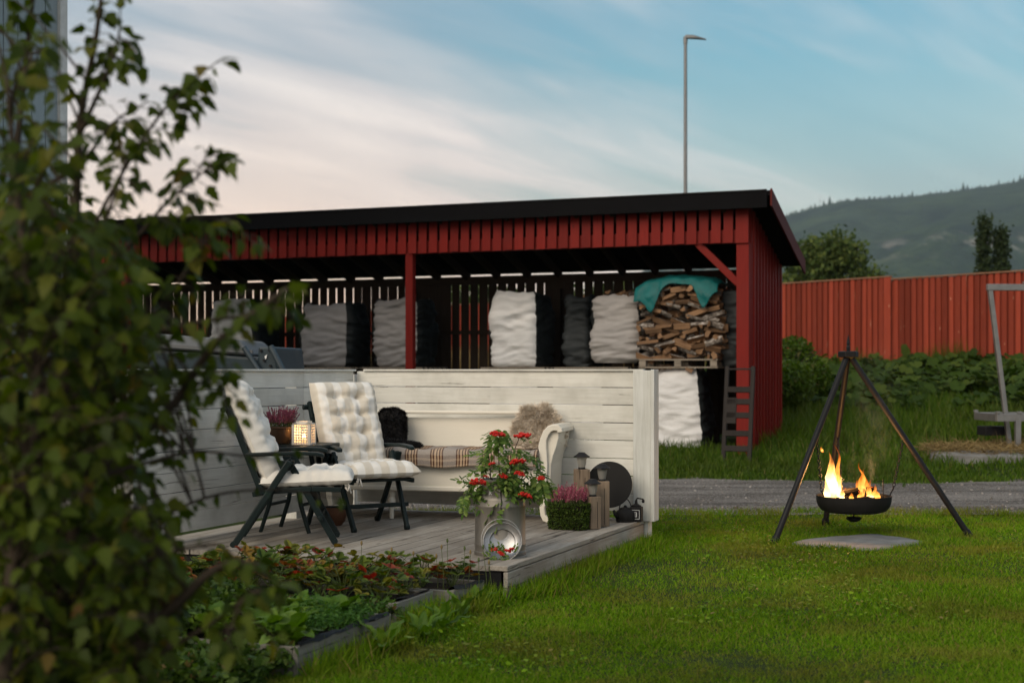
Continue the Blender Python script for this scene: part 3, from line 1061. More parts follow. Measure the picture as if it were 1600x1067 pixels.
mb = MB()
xl, xr = -SL - .3, 0.35
mb.add([(xl, yf, zf), (xr, yf, zf), (xr, yb, zb), (xl, yb, zb), (xl, yf, zf - .07), (xr, yf, zf - .07), (xr, yb, zb - .07), (xl, yb, zb - .07)],
       [(0, 1, 2, 3), (7, 6, 5, 4), (0, 4, 5, 1), (1, 5, 6, 2), (2, 6, 7, 3), (3, 7, 4, 0)])
roof = mb.build('roof', MAT['roof'], shed)
MB().box(((xl + xr) / 2 - .02, yf - .016, zf - .125), (xr - xl - .05, .03, .235)).build('roof_edge', MAT['roof'], roof, bevel=0.004)
MB().box(((xl + xr) / 2 - .02, yf - .024, zf + .004), (xr - xl - .06, .05, .016)).build('roof_trim', MAT['metal_dark'], roof)
mb = MB()
mb.add([(xr, yf - .03, zf + .02), (xr, yb, zb + .02), (xr, yb, zb - .20), (xr, yf - .03, zf - .22), (xr + .026, yf - .03, zf + .02), (xr + .026, yb, zb + .02), (xr + .026, yb, zb - .20), (xr + .026, yf - .03, zf - .22)],
       [(0, 1, 2, 3), (7, 6, 5, 4), (0, 4, 5, 1), (1, 5, 6, 2), (2, 6, 7, 3), (3, 7, 4, 0)])
mb.build('bargeboard', MAT['barge'], roof)
# rafters
ra = MB().box((0, 0, 0), (.048, math.hypot(yb - yf, zf - zb) - .1, .13)).mesh('rafter', MAT['dark_wood_y'])
rx = -0.35
while rx > -SL:
    put('rafter', ra, shed, (rx, (yf + yb) / 2, (zf + zb) / 2 - .145), (-slope, 0, 0))
    rx -= 0.555
# slatted back wall
plate_z = roof_z(2.3) - .10
MB().box((-SL / 2, 2.29, plate_z - .115), (SL - .04, .06, .14)).build('top_plate', MAT['dark_wood_x'], shed)
for zr in (1.89, 0.55):
    MB().box((-SL / 2, 2.262, zr), (SL - .04, .045, .07)).build('rail', MAT['dark_wood_x'], shed)
sl = MB().box((0, 0, 0), (.134, .022, 2.60)).mesh('slat', MAT['dark_wood_z'])
sx_ = -.08
while sx_ > -SL:
    put('slat', sl, shed, (sx_, 2.305 + random.uniform(0, .004), plate_z - 1.36), (0, R(random.uniform(-.12, .12)), 0), (random.choice((.98, 1.03, 1.05, 1.10, 1.16, 1.25, 1.25)), 1, 1))
    sx_ -= 0.1715
for xx in np.arange(-1.0, -SL, -2.66):
    MB().box((0, 0, 1.3), (.10, .10, 2.6)).build('back_post', MAT['dark_wood_z'], shed, (xx, 2.19, 0))
# right end wall: upright boards under the roof slope
nb = 20
for i in range(nb):
    y0 = .15 + (SD - .15) * i / nb
    y1 = .15 + (SD - .15) * (i + 1) / nb - .012
    proud = 0.022 if i % 2 else 0.0
    za, zb_ = roof_z(y0) - .09, roof_z(y1) - .09
    x0, x1 = -.03, .004 + proud
    mb = MB()
    mb.add([(x0, y0, .04), (x1, y0, .04), (x1, y1, .04), (x0, y1, .04), (x0, y0, za), (x1, y0, za), (x1, y1, zb_), (x0, y1, zb_)],
           [(0, 3, 2, 1), (4, 5, 6, 7), (0, 1, 5, 4), (1, 2, 6, 5), (2, 3, 7, 6), (3, 0, 4, 7)])
    mb.build('side_board', MAT['red_z'], shed)
mb = MB()
mb.add([(-SL, .0, .04), (-SL - .03, .0, .04), (-SL - .03, SD, .04), (-SL, SD, .04), (-SL, .0, roof_z(0) - .08), (-SL - .03, .0, roof_z(0) - .08), (-SL - .03, SD, roof_z(SD) - .08), (-SL, SD, roof_z(SD) - .08)],
       [(0, 1, 2, 3), (7, 6, 5, 4), (0, 4, 5, 1), (1, 5, 6, 2), (2, 6, 7, 3), (3, 7, 4, 0)])
mb.build('end_wall', MAT['red_z'], shed)

# ------------------------------------------------------------------ red fence on the bank
frot = math.atan2(FDIR.y, FDIR.x)


def red_fence(label, t0, t1, ztop, zbot=1.02):
    base = FENCE0 + FDIR * t0
    f = thing('board_fence', label, 'fence', base, frot)
    L = t1 - t0
    h = ztop - zbot
    bd = MB().box((0, 0, h / 2), (.098, .022, h)).mesh('board', MAT['fence_red'])
    bk = MB().box((0, 0, h / 2), (.11, .018, h - .03)).mesh('backing_board', MAT['fence_back'])
    # local +y points away from the bank side: boards face local +y or -y, whichever looks at the lawn
    sgn = 1 if (Matrix.Rotation(frot, 3, 'Z') @ Vector((0, 1, 0))).dot(FNRM) > 0 else -1
    x = 0.07
    while x < L - 0.02:
        put('board', bd, f, (x, sgn * .028, zbot + random.uniform(-.02, .02)), (0, R(random.uniform(-.25, .25)), 0), (random.uniform(.94, 1.05), 1, 1))
        put('backing_board', bk, f, (x + .074, 0, zbot))
        x += 0.148
    MB().box((L / 2, sgn * .012, ztop + .012), (L, .10, .028)).build('capping', MAT['fence_cap'], f)
    for zr in (zbot + .35, ztop - .35):
        MB().box((L / 2, -sgn * .04, zr), (L, .045, .09)).build('rail', MAT['dark_wood_x'], f)
    for xx in np.arange(0.1, L, 2.4):
        MB().box((xx, -sgn * .11, zbot + h / 2 - .05), (.09, .09, h - .1)).build('post', MAT['dark_wood_z'], f)
    return f


f1 = red_fence('taller faded red board fence running behind the shed', 0.12, 27.0, 3.155)
red_fence('far end of the red board fence, glimpsed through the shed slats', 27.02, 44.0, 3.155)
f2 = red_fence('faded red board fence behind the grey swing frame', -7.5, 0.10, 3.10)
MB().box((.055, (1 if (Matrix.Rotation(frot, 3, 'Z') @ Vector((0, 1, 0))).dot(FNRM) > 0 else -1) * .05, 2.085), (.17, .03, 2.12)).build('joint_board', MAT['fence_red'], f1)

# ------------------------------------------------------------------ firewood sacks in the shed


def rrect(th, a, b, p=5.0):
    c, s_ = math.cos(th), math.sin(th)
    r = (abs(c / a) ** p + abs(s_ / b) ** p) ** (-1 / p)
    return r * c, r * s_


def sack_meshes(w, d, h, seed, front, side, taper=0.06, bulge=0.05):
    nt, nv = 72, 46

    def pt(u, v):
        th = 2 * PI * u - PI * 0.75
        z = h * v
        prof = 1 - taper * (v ** 1.5) + bulge * math.sin(PI * min(1, v * 1.1)) - 0.10 * max(0, (0.06 - v) / 0.06) ** 2 - 0.12 * max(0, (v - 0.93) / 0.07) ** 2
        x, y = rrect(th, w / 2 * prof, d / 2 * prof)
        # creases: long level folds that wander, stronger to the sides
        fold = 0.0
        for q, (ku, kv, am) in enumerate(((1.3, 7, .085), (2.4, 13, .070), (4.5, 23, .030))):
            g = nz(math.cos(th) * ku * .5 + seed * 3.1, math.sin(th) * ku * .5 + q * 4.4, v * kv + 2.2 * nz(u * 4 + seed, v * 2.5, q))
            fold += am * (.28 - abs(g)) * (.7 + .8 * nz(u * 5 + q, v * 4, seed * 1.7))
        fold += 0.045 * nz(u * 4, v * 2.2, seed + 11)
        s_ = 1 + fold / (w / 2)
        sag = 0.03 * nz(u * 3 + 2, 0, seed + 4) * v
        lip = (0.05 * nz(u * 8, 3.3, seed) + 0.03 * nz(u * 23, 1.3, seed)) * max(0, v - .85) / .15
        return (x * s_ + sag, y * s_, z + lip)
    vs = [pt(i / nt, j / (nv - 1)) for j in range(nv) for i in range(nt)]
    A, B = MB(), MB()
    fa, fb_ = [], []
    for j in range(nv - 1):
        for i in range(nt):
            i2 = (i + 1) % nt
            f = (j * nt + i, j * nt + i2, (j + 1) * nt + i2, (j + 1) * nt + i)
            th = 2 * PI * (i + .5) / nt - PI * .75
            (fa if abs(math.sin(th)) > 0.70 else fb_).append(f)
    A.add(vs, fa)
    B.add(vs, fb_)
    for M_ in (A, B):                    # drop unused vertices
        used = sorted({i for f in M_.f for i in f})
        mp = {k: q for q, k in enumerate(used)}
        M_.v = [M_.v[i] for i in used]
        M_.f = [tuple(mp[i] for i in f) for f in M_.f]
    top = MB().box((0, 0, h * .90), (w * .72, d * .72, .05))
    return A.mesh('woven_panel', MAT[front], True), B.mesh('mesh_side', MAT[side], True), top.mesh('fill', MAT['bark_log'])


def sack(name, label, xa, xb, v, z0, h, seed, front, side, taper=.06, depth=.85, group='firewood sacks in the shed', rot=0.0, bulge=.05):
    ua, ub = su(xa, v), su(xb, v)
    w = ub - ua
    loc = S0 + AX * ((ua + ub) / 2) + DX * (v + depth / 2) + Vector((0, 0, z0))
    t = thing(name, label, 'sack', loc, FRAME + rot, group)
    a, b, c = sack_meshes(w, depth, h, seed, front, side, taper, bulge)
    put('woven_panel', a, t)
    put('mesh_side', b, t)
    put('fill', c, t)
    return t, w


def zat(y, xpx, v):
    u = su(xpx, v)
    Y = S0.y + AX.y * u + DX.y * v
    return EYE - (y - 580) / FPX * Y


UP = 1.30
sack('firewood_sack', 'pale firewood sack half hidden behind the grey lidded container', 322, 400, 1.15, UP, zat(468, 355, 1.15) - UP, 1, 'sack_white', 'sack_mesh')
sack('firewood_sack', 'shade-toned grey ribbed firewood sack leaning beside the slate container', 464, 546, .75, UP, zat(474, 505, .75) - UP, 2, 'sack_shade', 'sack_mesh', .02, rot=R(1))
sack('firewood_sack', 'grey firewood sack partly covered by the red middle post', 580, 652, .75, UP, zat(466, 610, .75) - UP, 3, 'sack_shade', 'sack_mesh', .02)
sack('firewood_sack', 'bright white firewood sack standing alone between post and ribbed sack', 763, 839, .75, UP, zat(456, 800, .75) - UP, 4, 'sack_white', 'sack_mesh', .05)
sack('firewood_sack', 'charcoal mesh sack in the gloom between two pale sacks', 878, 920, 1.30, UP, zat(462, 900, 1.3) - UP, 5, 'sack_dim', 'sack_mesh', .02, .8)
sR, wR = sack('firewood_sack', 'ribbed light grey sack topped with logs beside the log block', 920, 1000, .72, UP + .06, zat(461, 960, .72) - UP - .06, 6, 'sack_grey', 'sack_mesh', .06)
sack('firewood_sack', 'dark mesh sack squeezed between the log block and corner post', 1122, 1158, .75, UP, zat(452, 1140, .75) - UP, 7, 'sack_dim', 'sack_mesh', .02)
sL, wL = sack('firewood_sack', 'big crumpled white sack standing on the ground below the log block', 1008, 1100, .42, 0.06, 1.20, 8, 'sack_white', 'sack_mesh', .20, bulge=.03)
# the row underneath, out of sight behind the white fence, that carries the upper sacks
low_a, low_b, low_c = sack_meshes(.95, .95, 1.14, 9, 'sack_white', 'sack_mesh')
for xpx, above in ((360, 'pale sack behind the container'), (505, 'shade-toned grey ribbed sack'), (615, 'sack behind the middle post'), (801, 'bright white sack'), (900, 'ribbed sack topped with logs')):
    u = su(xpx, .8)
    t = thing('firewood_sack', 'lower sack hidden by the fence, under the ' + above, 'sack', S0 + AX * u + DX * 1.25 + Vector((0, 0, .02)), FRAME, 'lower row of firewood sacks')
    put('woven_panel', low_a, t)
    put('mesh_side', low_b, t)
    put('fill', low_c, t)

# pallets
pal_board = MB().box((0, 0, 0), (1.2, .095, .021)).mesh('deck_board', MAT['pallet'])
pal_block = MB().box((0, 0, 0), (.10, .12, .085)).mesh('block', MAT['pallet'])


def pallet(loc, rotz, label, sx=1.0):
    t = thing('wooden_pallet', label, 'pallet', loc, rotz, 'pallets in the shed')
    t.scale = (sx, 1, 1)
    for y in np.linspace(-.45, .45, 6):
        put('deck_board', pal_board, t, (0, float(y), .127))
    for y in (-.44, 0, .44):
        put('bottom_board', pal_board, t, (0, y, .012))
        for x in (-.54, 0, .54):
            put('block', pal_block, t, (x, y, .068))
    return t


LB_v = .42
ua, ub = su(992, LB_v), su(1128, LB_v)
LBW = ub - ua
lb_loc = S0 + AX * ((ua + ub) / 2) + DX * (LB_v + .48)
pallet(lb_loc + Vector((0, 0, 1.275)), FRAME, 'grey pallet carrying the block of split logs')
for xpx, lab in ((360, 'pallet under the pale sack behind the container'), (508, 'pallet under the shade-toned grey ribbed sack'), (616, 'pallet under the sack behind the middle post'),
                 (803, 'pallet under the bright white sack'), (925, 'pallet under the ribbed sack beside the log block')):
    pallet(S0 + AX * su(xpx, .8) + DX * 1.22 + Vector((0, 0, 1.155)), FRAME, lab, .9 if xpx < 900 else 1.0)

# split logs


def log_mesh(seed):
    rng = random.Random(seed)
    L = rng.uniform(.27, .34)
    kind = seed % 3
    if kind == 0:      # quarter log
        r = rng.uniform(.06, .08)
        pts = [(0, 0)] + [(r * math.cos(a), r * math.sin(a)) for a in np.linspace(R(5), R(85), 4)]
        barkf = (1, 2, 3)
    elif kind == 1:    # half log
        r = rng.uniform(.05, .065)
        pts = [(r * math.cos(a), r * math.sin(a)) for a in np.linspace(0, PI, 6)]
        barkf = (0, 1, 2, 3, 4)
    else:              # slab, mostly cut faces
        pts = [(-.055, -.03), (.05, -.035), (.06, .02), (.0, .045), (-.05, .03)]
        barkf = (2,)
    pts = [(a + rng.uniform(-.006, .006), b + rng.uniform(-.006, .006)) for a, b in pts]
    n_ = len(pts)
    ca = (sum(p[0] for p in pts) / n_, sum(p[1] for p in pts) / n_)
    pts = [(a - ca[0], b - ca[1]) for a, b in pts]
    mb = MB()
    vs = [(-L / 2 + rng.uniform(-.008, .008), a, b) for a, b in pts] + [(rng.uniform(-.01, .01), a * 1.04 + .004, b * 1.03) for a, b in pts] + [(L / 2 + rng.uniform(-.008, .008), a, b) for a, b in pts]
    fs, mi = [tuple(range(n_))[::-1], tuple(range(2 * n_, 3 * n_))], [0, 0]
    for s_ in (0, 1):
        for i in range(n_):
            fs.append((s_ * n_ + i, s_ * n_ + (i + 1) % n_, (s_ + 1) * n_ + (i + 1) % n_, (s_ + 1) * n_ + i))
            mi.append(1 if i in barkf else 0)
    mb.v, mb.f, mb.m = vs, fs, mi
    return mb.mesh('log', [MAT['cut_wood'], MAT['bark_log']])


logs = [log_mesh(k) for k in range(12)]
block = thing('log_block', 'square block of split birch logs stacked on a pallet under teal sheet', 'firewood', lb_loc + Vector((0, 0, 1.275 + .138)), FRAME)
BH = zat(448, 1060, LB_v) - 1.42
nlog = 0
z = .05
row = 0
while z < BH:
    k = z / BH
    hw = LBW / 2 * (1.0 - .16 * max(0, k - .55) / .45)
    for dep in (0, 1):                       # front face, two deep: logs lie along the face, some poke out endways
        x = -hw + random.uniform(0, .06)
        while x < hw - .06:
            endways = random.random() < .30
            lx = .12 if endways else .26
            rz = R(90 + random.uniform(-14, 14)) if endways else R(random.uniform(-16, 16))
            put('log', random.choice(logs), block, (min(hw - lx / 2, x + lx / 2), -.40 + dep * .24 + random.uniform(-.035, .02) + (.05 if endways else 0), z + random.uniform(-.03, .03)),
                (R(random.uniform(0, 360)), R(random.uniform(-24, 24)), rz), random.uniform(.68, 1.1))
            nlog += 1
            x += lx + random.uniform(-.02, .02)
    y = -.2
    while y < .45:                           # the right-hand flank
        put('log', random.choice(logs), block, (hw - .06 + random.uniform(-.03, .02), y + .13, z + random.uniform(-.02, .02)), (R(random.uniform(0, 360)), R(random.uniform(-10, 10)), R(90 + random.uniform(-15, 15))), random.uniform(.85, 1.1))
        nlog += 1
        y += .29
    z += .088
    row += 1
for i in range(16):                          # a loose layer on top
    put('log', random.choice(logs), block, (random.uniform(-.4, .4), random.uniform(-.3, .4), BH + random.uniform(0, .03)), (R(random.uniform(0, 360)), 0, R(random.uniform(0, 180))), random.uniform(.85, 1.1))
MB().box((-.02, .12, BH / 2), (LBW * .62, .52, BH - .1)).build('log_core', MAT['bark_log'], block)
for t, w_, hz, cnt, sd in ((sR, wR, zat(461, 960, .72) - UP - .06, 11, 3), (sL, wL * .82, 1.20, 14, 5)):
    rr = random.Random(sd)
    for i in range(cnt):                     # logs showing in the open mouth of a sack belong to that sack's fill
        put('log', rr.choice(logs), t, (rr.uniform(-w_ * .34, w_ * .34), rr.uniform(-.30, .25), hz - .015 + rr.uniform(-.01, .03)), (R(rr.uniform(0, 360)), R(rr.uniform(-20, 20)), R(rr.uniform(0, 180))), .95)

# teal sheet over the log block: two drooping corners and a raised middle
def tarp_pt(u, v):
    s_ = -0.66 + 1.26 * u
    x = s_ * 1.0
    # how far the front edge hangs, by place along it
    hang = .10 + .40 * math.exp(-((s_ + .40) / .13) ** 2) + .34 * math.exp(-((s_ - .40) / .12) ** 2) + .12 * math.exp(-((s_ + .62) / .10) ** 2)
    over = .70
    t_ = v * (over + hang)
    crown = .11 * math.cos(s_ / .72 * PI / 2) + .03 * nz(s_ * 3, 2)
    side = -.42 * max(0, abs(s_ + .02) - .47) ** 1.15
    if t_ < over:
        y, z = .28 - t_, 0.02 + crown + .05 * math.sin(PI * t_ / over)
    else:
        q = t_ - over
        y, z = .28 - over - .03 - .10 * math.sin(min(1, q / .3) * PI / 2) * .9, 0.02 + crown - q * .96
    w_ = .022 * nz(s_ * 7, t_ * 6, 1) + .010 * nz(s_ * 19, t_ * 15, 2)
    return (x + w_ * .6, y - .015 + w_, z + side + w_)


tp = MB().grid(70, 46, tarp_pt).build('tarpaulin', MAT['tarp'], None, lb_loc + Vector((0, 0, 1.413 + BH + .015)), (0, 0, FRAME), smooth=True)
so = tp.modifiers.new('thickness', 'SOLIDIFY')
so.thickness = 0.004
tag(tp, 'crumpled teal plastic sheet draped over the block of split logs', 'tarpaulin')

# ------------------------------------------------------------------ grey lidded container in front of the shed
cz = 13.6
pc = wp(372, 580, cz)
con = thing('waste_container', 'slate waste container with pale grey lid behind the white fence', 'waste container', (pc.x, pc.y, 0), R(-6))
mb = MB()
mb.add([(-.60, -.42, .16), (.44, -.42, .16), (.44, .42, .16), (-.60, .42, .16), (-.72, -.50, 1.44), (.36, -.50, 1.36), (.36, .50, 1.36), (-.72, .50, 1.44)],
       [(3, 2, 1, 0), (4, 5, 6, 7), (0, 1, 5, 4), (1, 2, 6, 5), (2, 3, 7, 6), (3, 0, 4, 7)])
mb.build('body', MAT['bin_body'], con, bevel=.03)
mb = MB()
mb.add([(-.75, -.53, 1.45), (.26, -.53, 1.375), (.26, .53, 1.375), (-.75, .53, 1.45), (-.70, -.40, 1.585), (.14, -.40, 1.52), (.14, .40, 1.52), (-.70, .40, 1.585)],
       [(3, 2, 1, 0), (4, 5, 6, 7), (0, 1, 5, 4), (1, 2, 6, 5), (2, 3, 7, 6), (3, 0, 4, 7)])
lid = mb.build('lid', MAT['bin_lid'], con, bevel=.025)
MB().box((-.25, -.535, 1.425), (.9, .02, .03), Matrix.Rotation(R(4), 4, 'Y')).build('lid_rim', MAT['bin_lid'], lid)
mb = MB()
mb.add([(.30, -.52, .25), (.66, -.52, .25), (.50, -.50, 1.455), (.34, -.50, 1.455), (.30, .50, .25), (.66, .50, .25), (.50, .50, 1.455), (.34, .50, 1.455)],
       [(0, 1, 2, 3), (7, 6, 5, 4), (0, 4, 5, 1), (1, 5, 6, 2), (2, 6, 7, 3), (3, 7, 4, 0)])
ep = mb.build('end_panel', MAT['bin_body'], con, bevel=.02)
MB().tube([(.22, -.55, 1.45), (.42, -.56, 1.16), (.52, -.56, .6)], .026, 10).build('rail_tube', MAT['rail_tube'], con, smooth=True, sharp=50)
MB().tube([(.47, -.55, 1.46), (.63, -.56, 1.16), (.72, -.56, .6)], .030, 10).build('rail_tube', MAT['rail_tube'], con, smooth=True, sharp=50)
for bx, bz in ((.37, 1.42), (.40, 1.33), (.46, 1.28), (.45, 1.42)):
    MB().tube([(bx, -.525, bz), (bx, -.50, bz)], .012, 8).build('bolt', MAT['metal_dark'], ep)
MB().add([(.405, -.5165, 1.365), (.425, -.5165, 1.355), (.415, -.5165, 1.34), (.43, -.5165, 1.385)], [(0, 2, 1), (0, 1, 3)]).build('sticker', MAT['white_print'], ep)
for wx, wy in ((-.45, -.3), (.35, -.3), (-.45, .3), (.35, .3)):
    MB().tube([(wx, wy - .025, .085), (wx, wy + .025, .085)], .085, 16).build('wheel', MAT['metal_dark'], con)

# ------------------------------------------------------------------ deck
DZ = 0.18
R0 = Vector((0.93, 10.05, 0))
deck = thing('timber_deck', 'weathered grey timber deck inside the white corner fence', 'deck', R0, FRAME)
DLEN, DWID = 2.66, 2.46
bw = 0.1195
db = MB().box((0, 0, 0), (bw - .006, DLEN - .004, .028)).mesh('deck_board', MAT['deck'])
for i in range(20):
    put('deck_board', db, deck, (-.115 - bw / 2 - bw * i, -DLEN / 2 + .08 + random.uniform(-.006, .006), DZ - .014 + random.uniform(-.0025, .0015)), (R(random.uniform(-.06, .06)), R(random.uniform(-.5, .5)), R(random.uniform(-.08, .08))))
MB().box((-.057, -DLEN / 2 + .08, DZ - .013), (.105, DLEN, .028)).build('edge_board', MAT['deck'], deck, bevel=.004)
for k, (zz, hh) in enumerate(((.105, .085), (.02, .08))):
    MB().box((-.018 - .004 * k, -DLEN / 2 + .08, zz), (.026, DLEN - .01, hh)).build('side_plank', MAT['deck'], deck, bevel=.004)
MB().box((-DWID / 2 - .02, -DLEN + .115, .09), (DWID - .06, .03, .115)).build('front_shade_board', MAT['liner'], deck)  # black strip painting in the shadow gap under the deck's front edge
for yy in (-2.3, -1.3, -.3):
    MB().box((-DWID / 2, yy, .075), (DWID - .1, .05, .14)).build('joist', MAT['dark_wood_x'], deck)

# ------------------------------------------------------------------ white corner fence
R1 = Vector((1.004, 10.05, 0))
wf = thing('white_fence', 'low white painted board fence forming a corner round the deck', 'fence', R1, FRAME)
CU = 2.375
ZT = EYE + 0.002
heights = [.118, .124, .128, .125, .130, .124, .128, .124]
z = ZT
for k, hb in enumerate(heights):
    zc = z - hb / 2
    o = MB().box((0, 0, 0), (CU - .155, .022, hb - .005)).build('board', MAT['white_board'], wf, (-CU / 2 - .066, .02 + random.uniform(-.003, .003), zc), (R(random.uniform(-.6, .6)), R(random.uniform(-.06, .06)), 0), bevel=.002)
    # left return, towards the camera, in two lengths
    cut = -.78 + random.uniform(-.002, .002)
    for a, b in ((-.03, cut), (cut - .003, -2.80)):
        MB().box((0, 0, 0), (.022, abs(b - a), hb - .005)).build('board', MAT['white_board_y'], wf, (-CU - .012 + random.uniform(-.003, .003), (a + b) / 2, zc), (R(random.uniform(-.08, .08)), R(random.uniform(-.6, .6)), 0), bevel=.002)
    z -= hb
MB().box((-CU / 2, .012, ZT + .006), (CU - .15, .05, .014)).build('capping', MAT['white_board'], wf, bevel=.003)
MB().box((-CU - .004, -1.42, ZT + .005), (.05, 2.8, .014)).build('capping', MAT['white_board_y'], wf, bevel=.003)
MB().box((-.085, -.002, (ZT + .17) / 2 + .002), (.13, .028, ZT - .165)).build('post', MAT['white_post'], wf, bevel=.003)
MB().box((-.004, .03, (ZT + .17) / 2 + .006), (.026, .12, ZT - .160)).build('post', MAT['white_post'], wf, bevel=.003)
MB().box((-.09, .055, ZT / 2), (.09, .09, ZT - .03)).build('post', MAT['white_post'], wf)
for yy in (-.8, -2.75):
    MB().box((-CU - .07, yy, ZT / 2 - .01), (.09, .09, ZT - .03)).build('post', MAT['white_post'], wf)
MB().box((-CU - .06, .06, ZT / 2 - .01), (.09, .09, ZT - .03)).build('post', MAT['white_post'], wf)
MB().box((-CU + .002, -2.825, ZT / 2 + .06), (.10, .03, ZT - .17)).build('post', MAT['white_post'], wf, bevel=.003)

# ------------------------------------------------------------------ settle bench
B0 = wp(848, 580, 9.86)
B0.z = DZ
brot = R(-12.5)
bench = thing('settle_bench', 'cream painted wooden settle with scrolled arm against the white fence', 'bench', B0, brot)
BW = 1.56
BD = .47
arm = [(0, .20), (.004, .30), (.010, .40), (.000, .48), (-.004, .53), (.004, .58), (.022, .622), (.045, .650), (.075, .662), (.100, .660), (.118, .646), (.120, .626)]


def arm_poly(th=.046):
    L_, R_ = [], []
    for i, p in enumerate(arm):
        a, b = arm[max(0, i - 1)], arm[min(len(arm) - 1, i + 1)]
        t = Vector((b[0] - a[0], b[1] - a[1])).normalized()
        n_ = Vector((-t.y, t.x))
        w_ = th * (1.25 if i in (3, 4) else 1.0) * (.8 if i > 9 else 1)
        L_.append((p[0] + n_.x * w_ / 2, p[1] + n_.y * w_ / 2))
        R_.append((p[0] - n_.x * w_ / 2, p[1] - n_.y * w_ / 2))
    return L_ + R_[::-1]


for sgn, x0 in ((1, 0.0), (-1, -BW)):
    Mx = Matrix.Translation((x0, 0, 0)) @ Matrix.Diagonal((sgn, 1, 1, 1))
    MB().prism(arm_poly(), 0, BD, Mx).build('arm', MAT['bench_paint'], bench, bevel=.008)
    MB().prism([(.012, .21), (.020, .40), (.012, .50), (.018, .58), (.045, .632), (.085, .640), (.108, .630), (.104, .58), (.088, .52), (.066, .46), (.052, .40), (.046, .21)], .035, BD - .01, Mx).build('arm_panel', MAT['bench_paint'], bench, bevel=.006)
    lg = [(-.02, .205), (.028, .205), (.026, .15), (.012, .10), (.018, .055), (.045, .030), (.075, .028), (.085, .012), (.07, 0), (.03, 0), (.0, .012), (-.018, .05), (-.024, .10), (-.018, .15)]
    for y0 in (.0, BD - .05):
        MB().prism(lg, y0, y0 + .05, Mx).build('leg', MAT['bench_paint'], bench, bevel=.006)
MB().box((-BW / 2, .025, .335), (BW - .05, .024, .25)).build('front_panel', MAT['bench_paint'], bench, bevel=.004)
MB().box((-BW / 2, .014, .222), (BW - .05, .03, .035)).build('front_rail', MAT['bench_paint'], bench, bevel=.008)
MB().box((-BW / 2, BD / 2, .475), (BW - .05, BD - .01, .024)).build('seat', MAT['bench_paint'], bench, bevel=.004)
MB().box((-BW / 2, BD - .02, .60), (BW - .04, .024, .28)).build('backrest', MAT['bench_paint'], bench, (0, .03, 0), (R(-4), 0, 0), bevel=.004)
MB().box((-BW / 2 - .02, BD + .005, .748), (BW - .20, .042, .026)).build('back_rail', MAT['bench_paint'], bench, bevel=.009)
MB().lathe([(.014, 0), (.017, .03), (.016, .055), (.022, .085), (.030, .115), (.028, .14), (.020, .155), (.027, .17), (.027, .205)], 16).build('leg', MAT['bench_paint'], bench, (-1.11, .055, 0), smooth=True, sharp=40)

# plaid blanket on the seat, folded over the front edge
bl0, bl1 = -1.18, -.03


def plaid_pt(u, v):
    x = bl0 + (bl1 - bl0) * u
    w_ = .007 * nz(x * 9, v * 4) + .004 * nz(x * 22, v * 9)
    d = .085 + .014 * nz(x * 5, 3) + .03 * (1 - u) * .5
    L1 = .42
    t_ = v * (L1 + .05 + d)
    if t_ < L1:
        return (x, BD - .06 - t_, .503 + w_ + .012 * math.sin(x * 17 + 1) * math.sin(PI * v))
    q = t_ - L1
    if q < .05:
        a = q / .05 * PI / 2
        return (x, BD - .06 - L1 - .03 * math.sin(a), .503 - .03 * (1 - math.cos(a)) + w_)
    return (x + .01 * nz(x * 3, q * 5), BD - .06 - L1 - .032 - .5 * w_ - .004, .473 - (q - .05))


mb = MB().grid(90, 44, plaid_pt)
me = mb.mesh('plaid_blanket', MAT['plaid'], True)
uv = me.uv_layers.new(name='UVMap')
for li in me.loops:
    i, j = li.vertex_index % 90, li.vertex_index // 90
    uv.data[li.index].uv = (i / 89, j / 43 * .5)
o = put('plaid_blanket', me, None, B0, (0, 0, brot))
so = o.modifiers.new('thickness', 'SOLIDIFY')
so.thickness = .012
so.offset = 1
tag(o, 'brown and grey plaid wool blanket folded along the bench seat', 'blanket')


def fur(surface, n, length, mat, name, parent, seed, down=0.35, width=.0042):
    """strands standing on a surface function(u,v)->(point, normal)"""
    rng = np.random.default_rng(seed)
    P, N = [], []
    for a, b in rng.random((n, 2)):
        p, q = surface(a, b)
        P.append(p)
        N.append(q)
    P, N = np.array(P), np.array(N)
    cl = np.array([[nz(p[0] * 16, p[1] * 16, p[2] * 16 + k * 7) for k in range(3)] for p in P]) * 1.1
    d = N + cl + rng.normal(size=P.shape) * .22 + np.array([0, 0, -down])
    tv = np.array([(-.5, 0, 0), (.5, 0, 0), (.35, .55, .10), (-.35, .55, .10), (0, 1, .02)], float)
    tf = np.array([(0, 1, 2), (0, 2, 3), (3, 2, 4)])
    L_ = length * (.6 + .8 * rng.random(n))
    V, F = scatter(tv, tf, P, frames(d, unit(n, rng)), np.stack([np.full(n, width), L_, L_], 1))
    o = put(name, np_mesh(name, V, F, mat), parent)
    stuff(o)
    return o


def ss_surface(c, r, Mr, p=3.0):
    """a cushion-like superellipsoid with its normal"""
    def f(u, v):
        th, ph = 2 * PI * u, math.asin(2 * v - 1)
        d = Vector((math.cos(ph) * math.cos(th), math.cos(ph) * math.sin(th), math.sin(ph)))
        k = (abs(d.x) ** p + abs(d.y) ** p + abs(d.z) ** p) ** (-1 / p)
        k *= 1 + .06 * nz(d.x * 2, d.y * 2, d.z * 2 + c[0] * 9)
        q = Vector((d.x * r[0], d.y * r[1], d.z * r[2])) * k
        n_ = Vector((d.x / r[0], d.y / r[1], d.z / r[2])).normalized()
        return tuple(Mr @ q + Vector(c)), tuple(Mr @ n_)
    return f


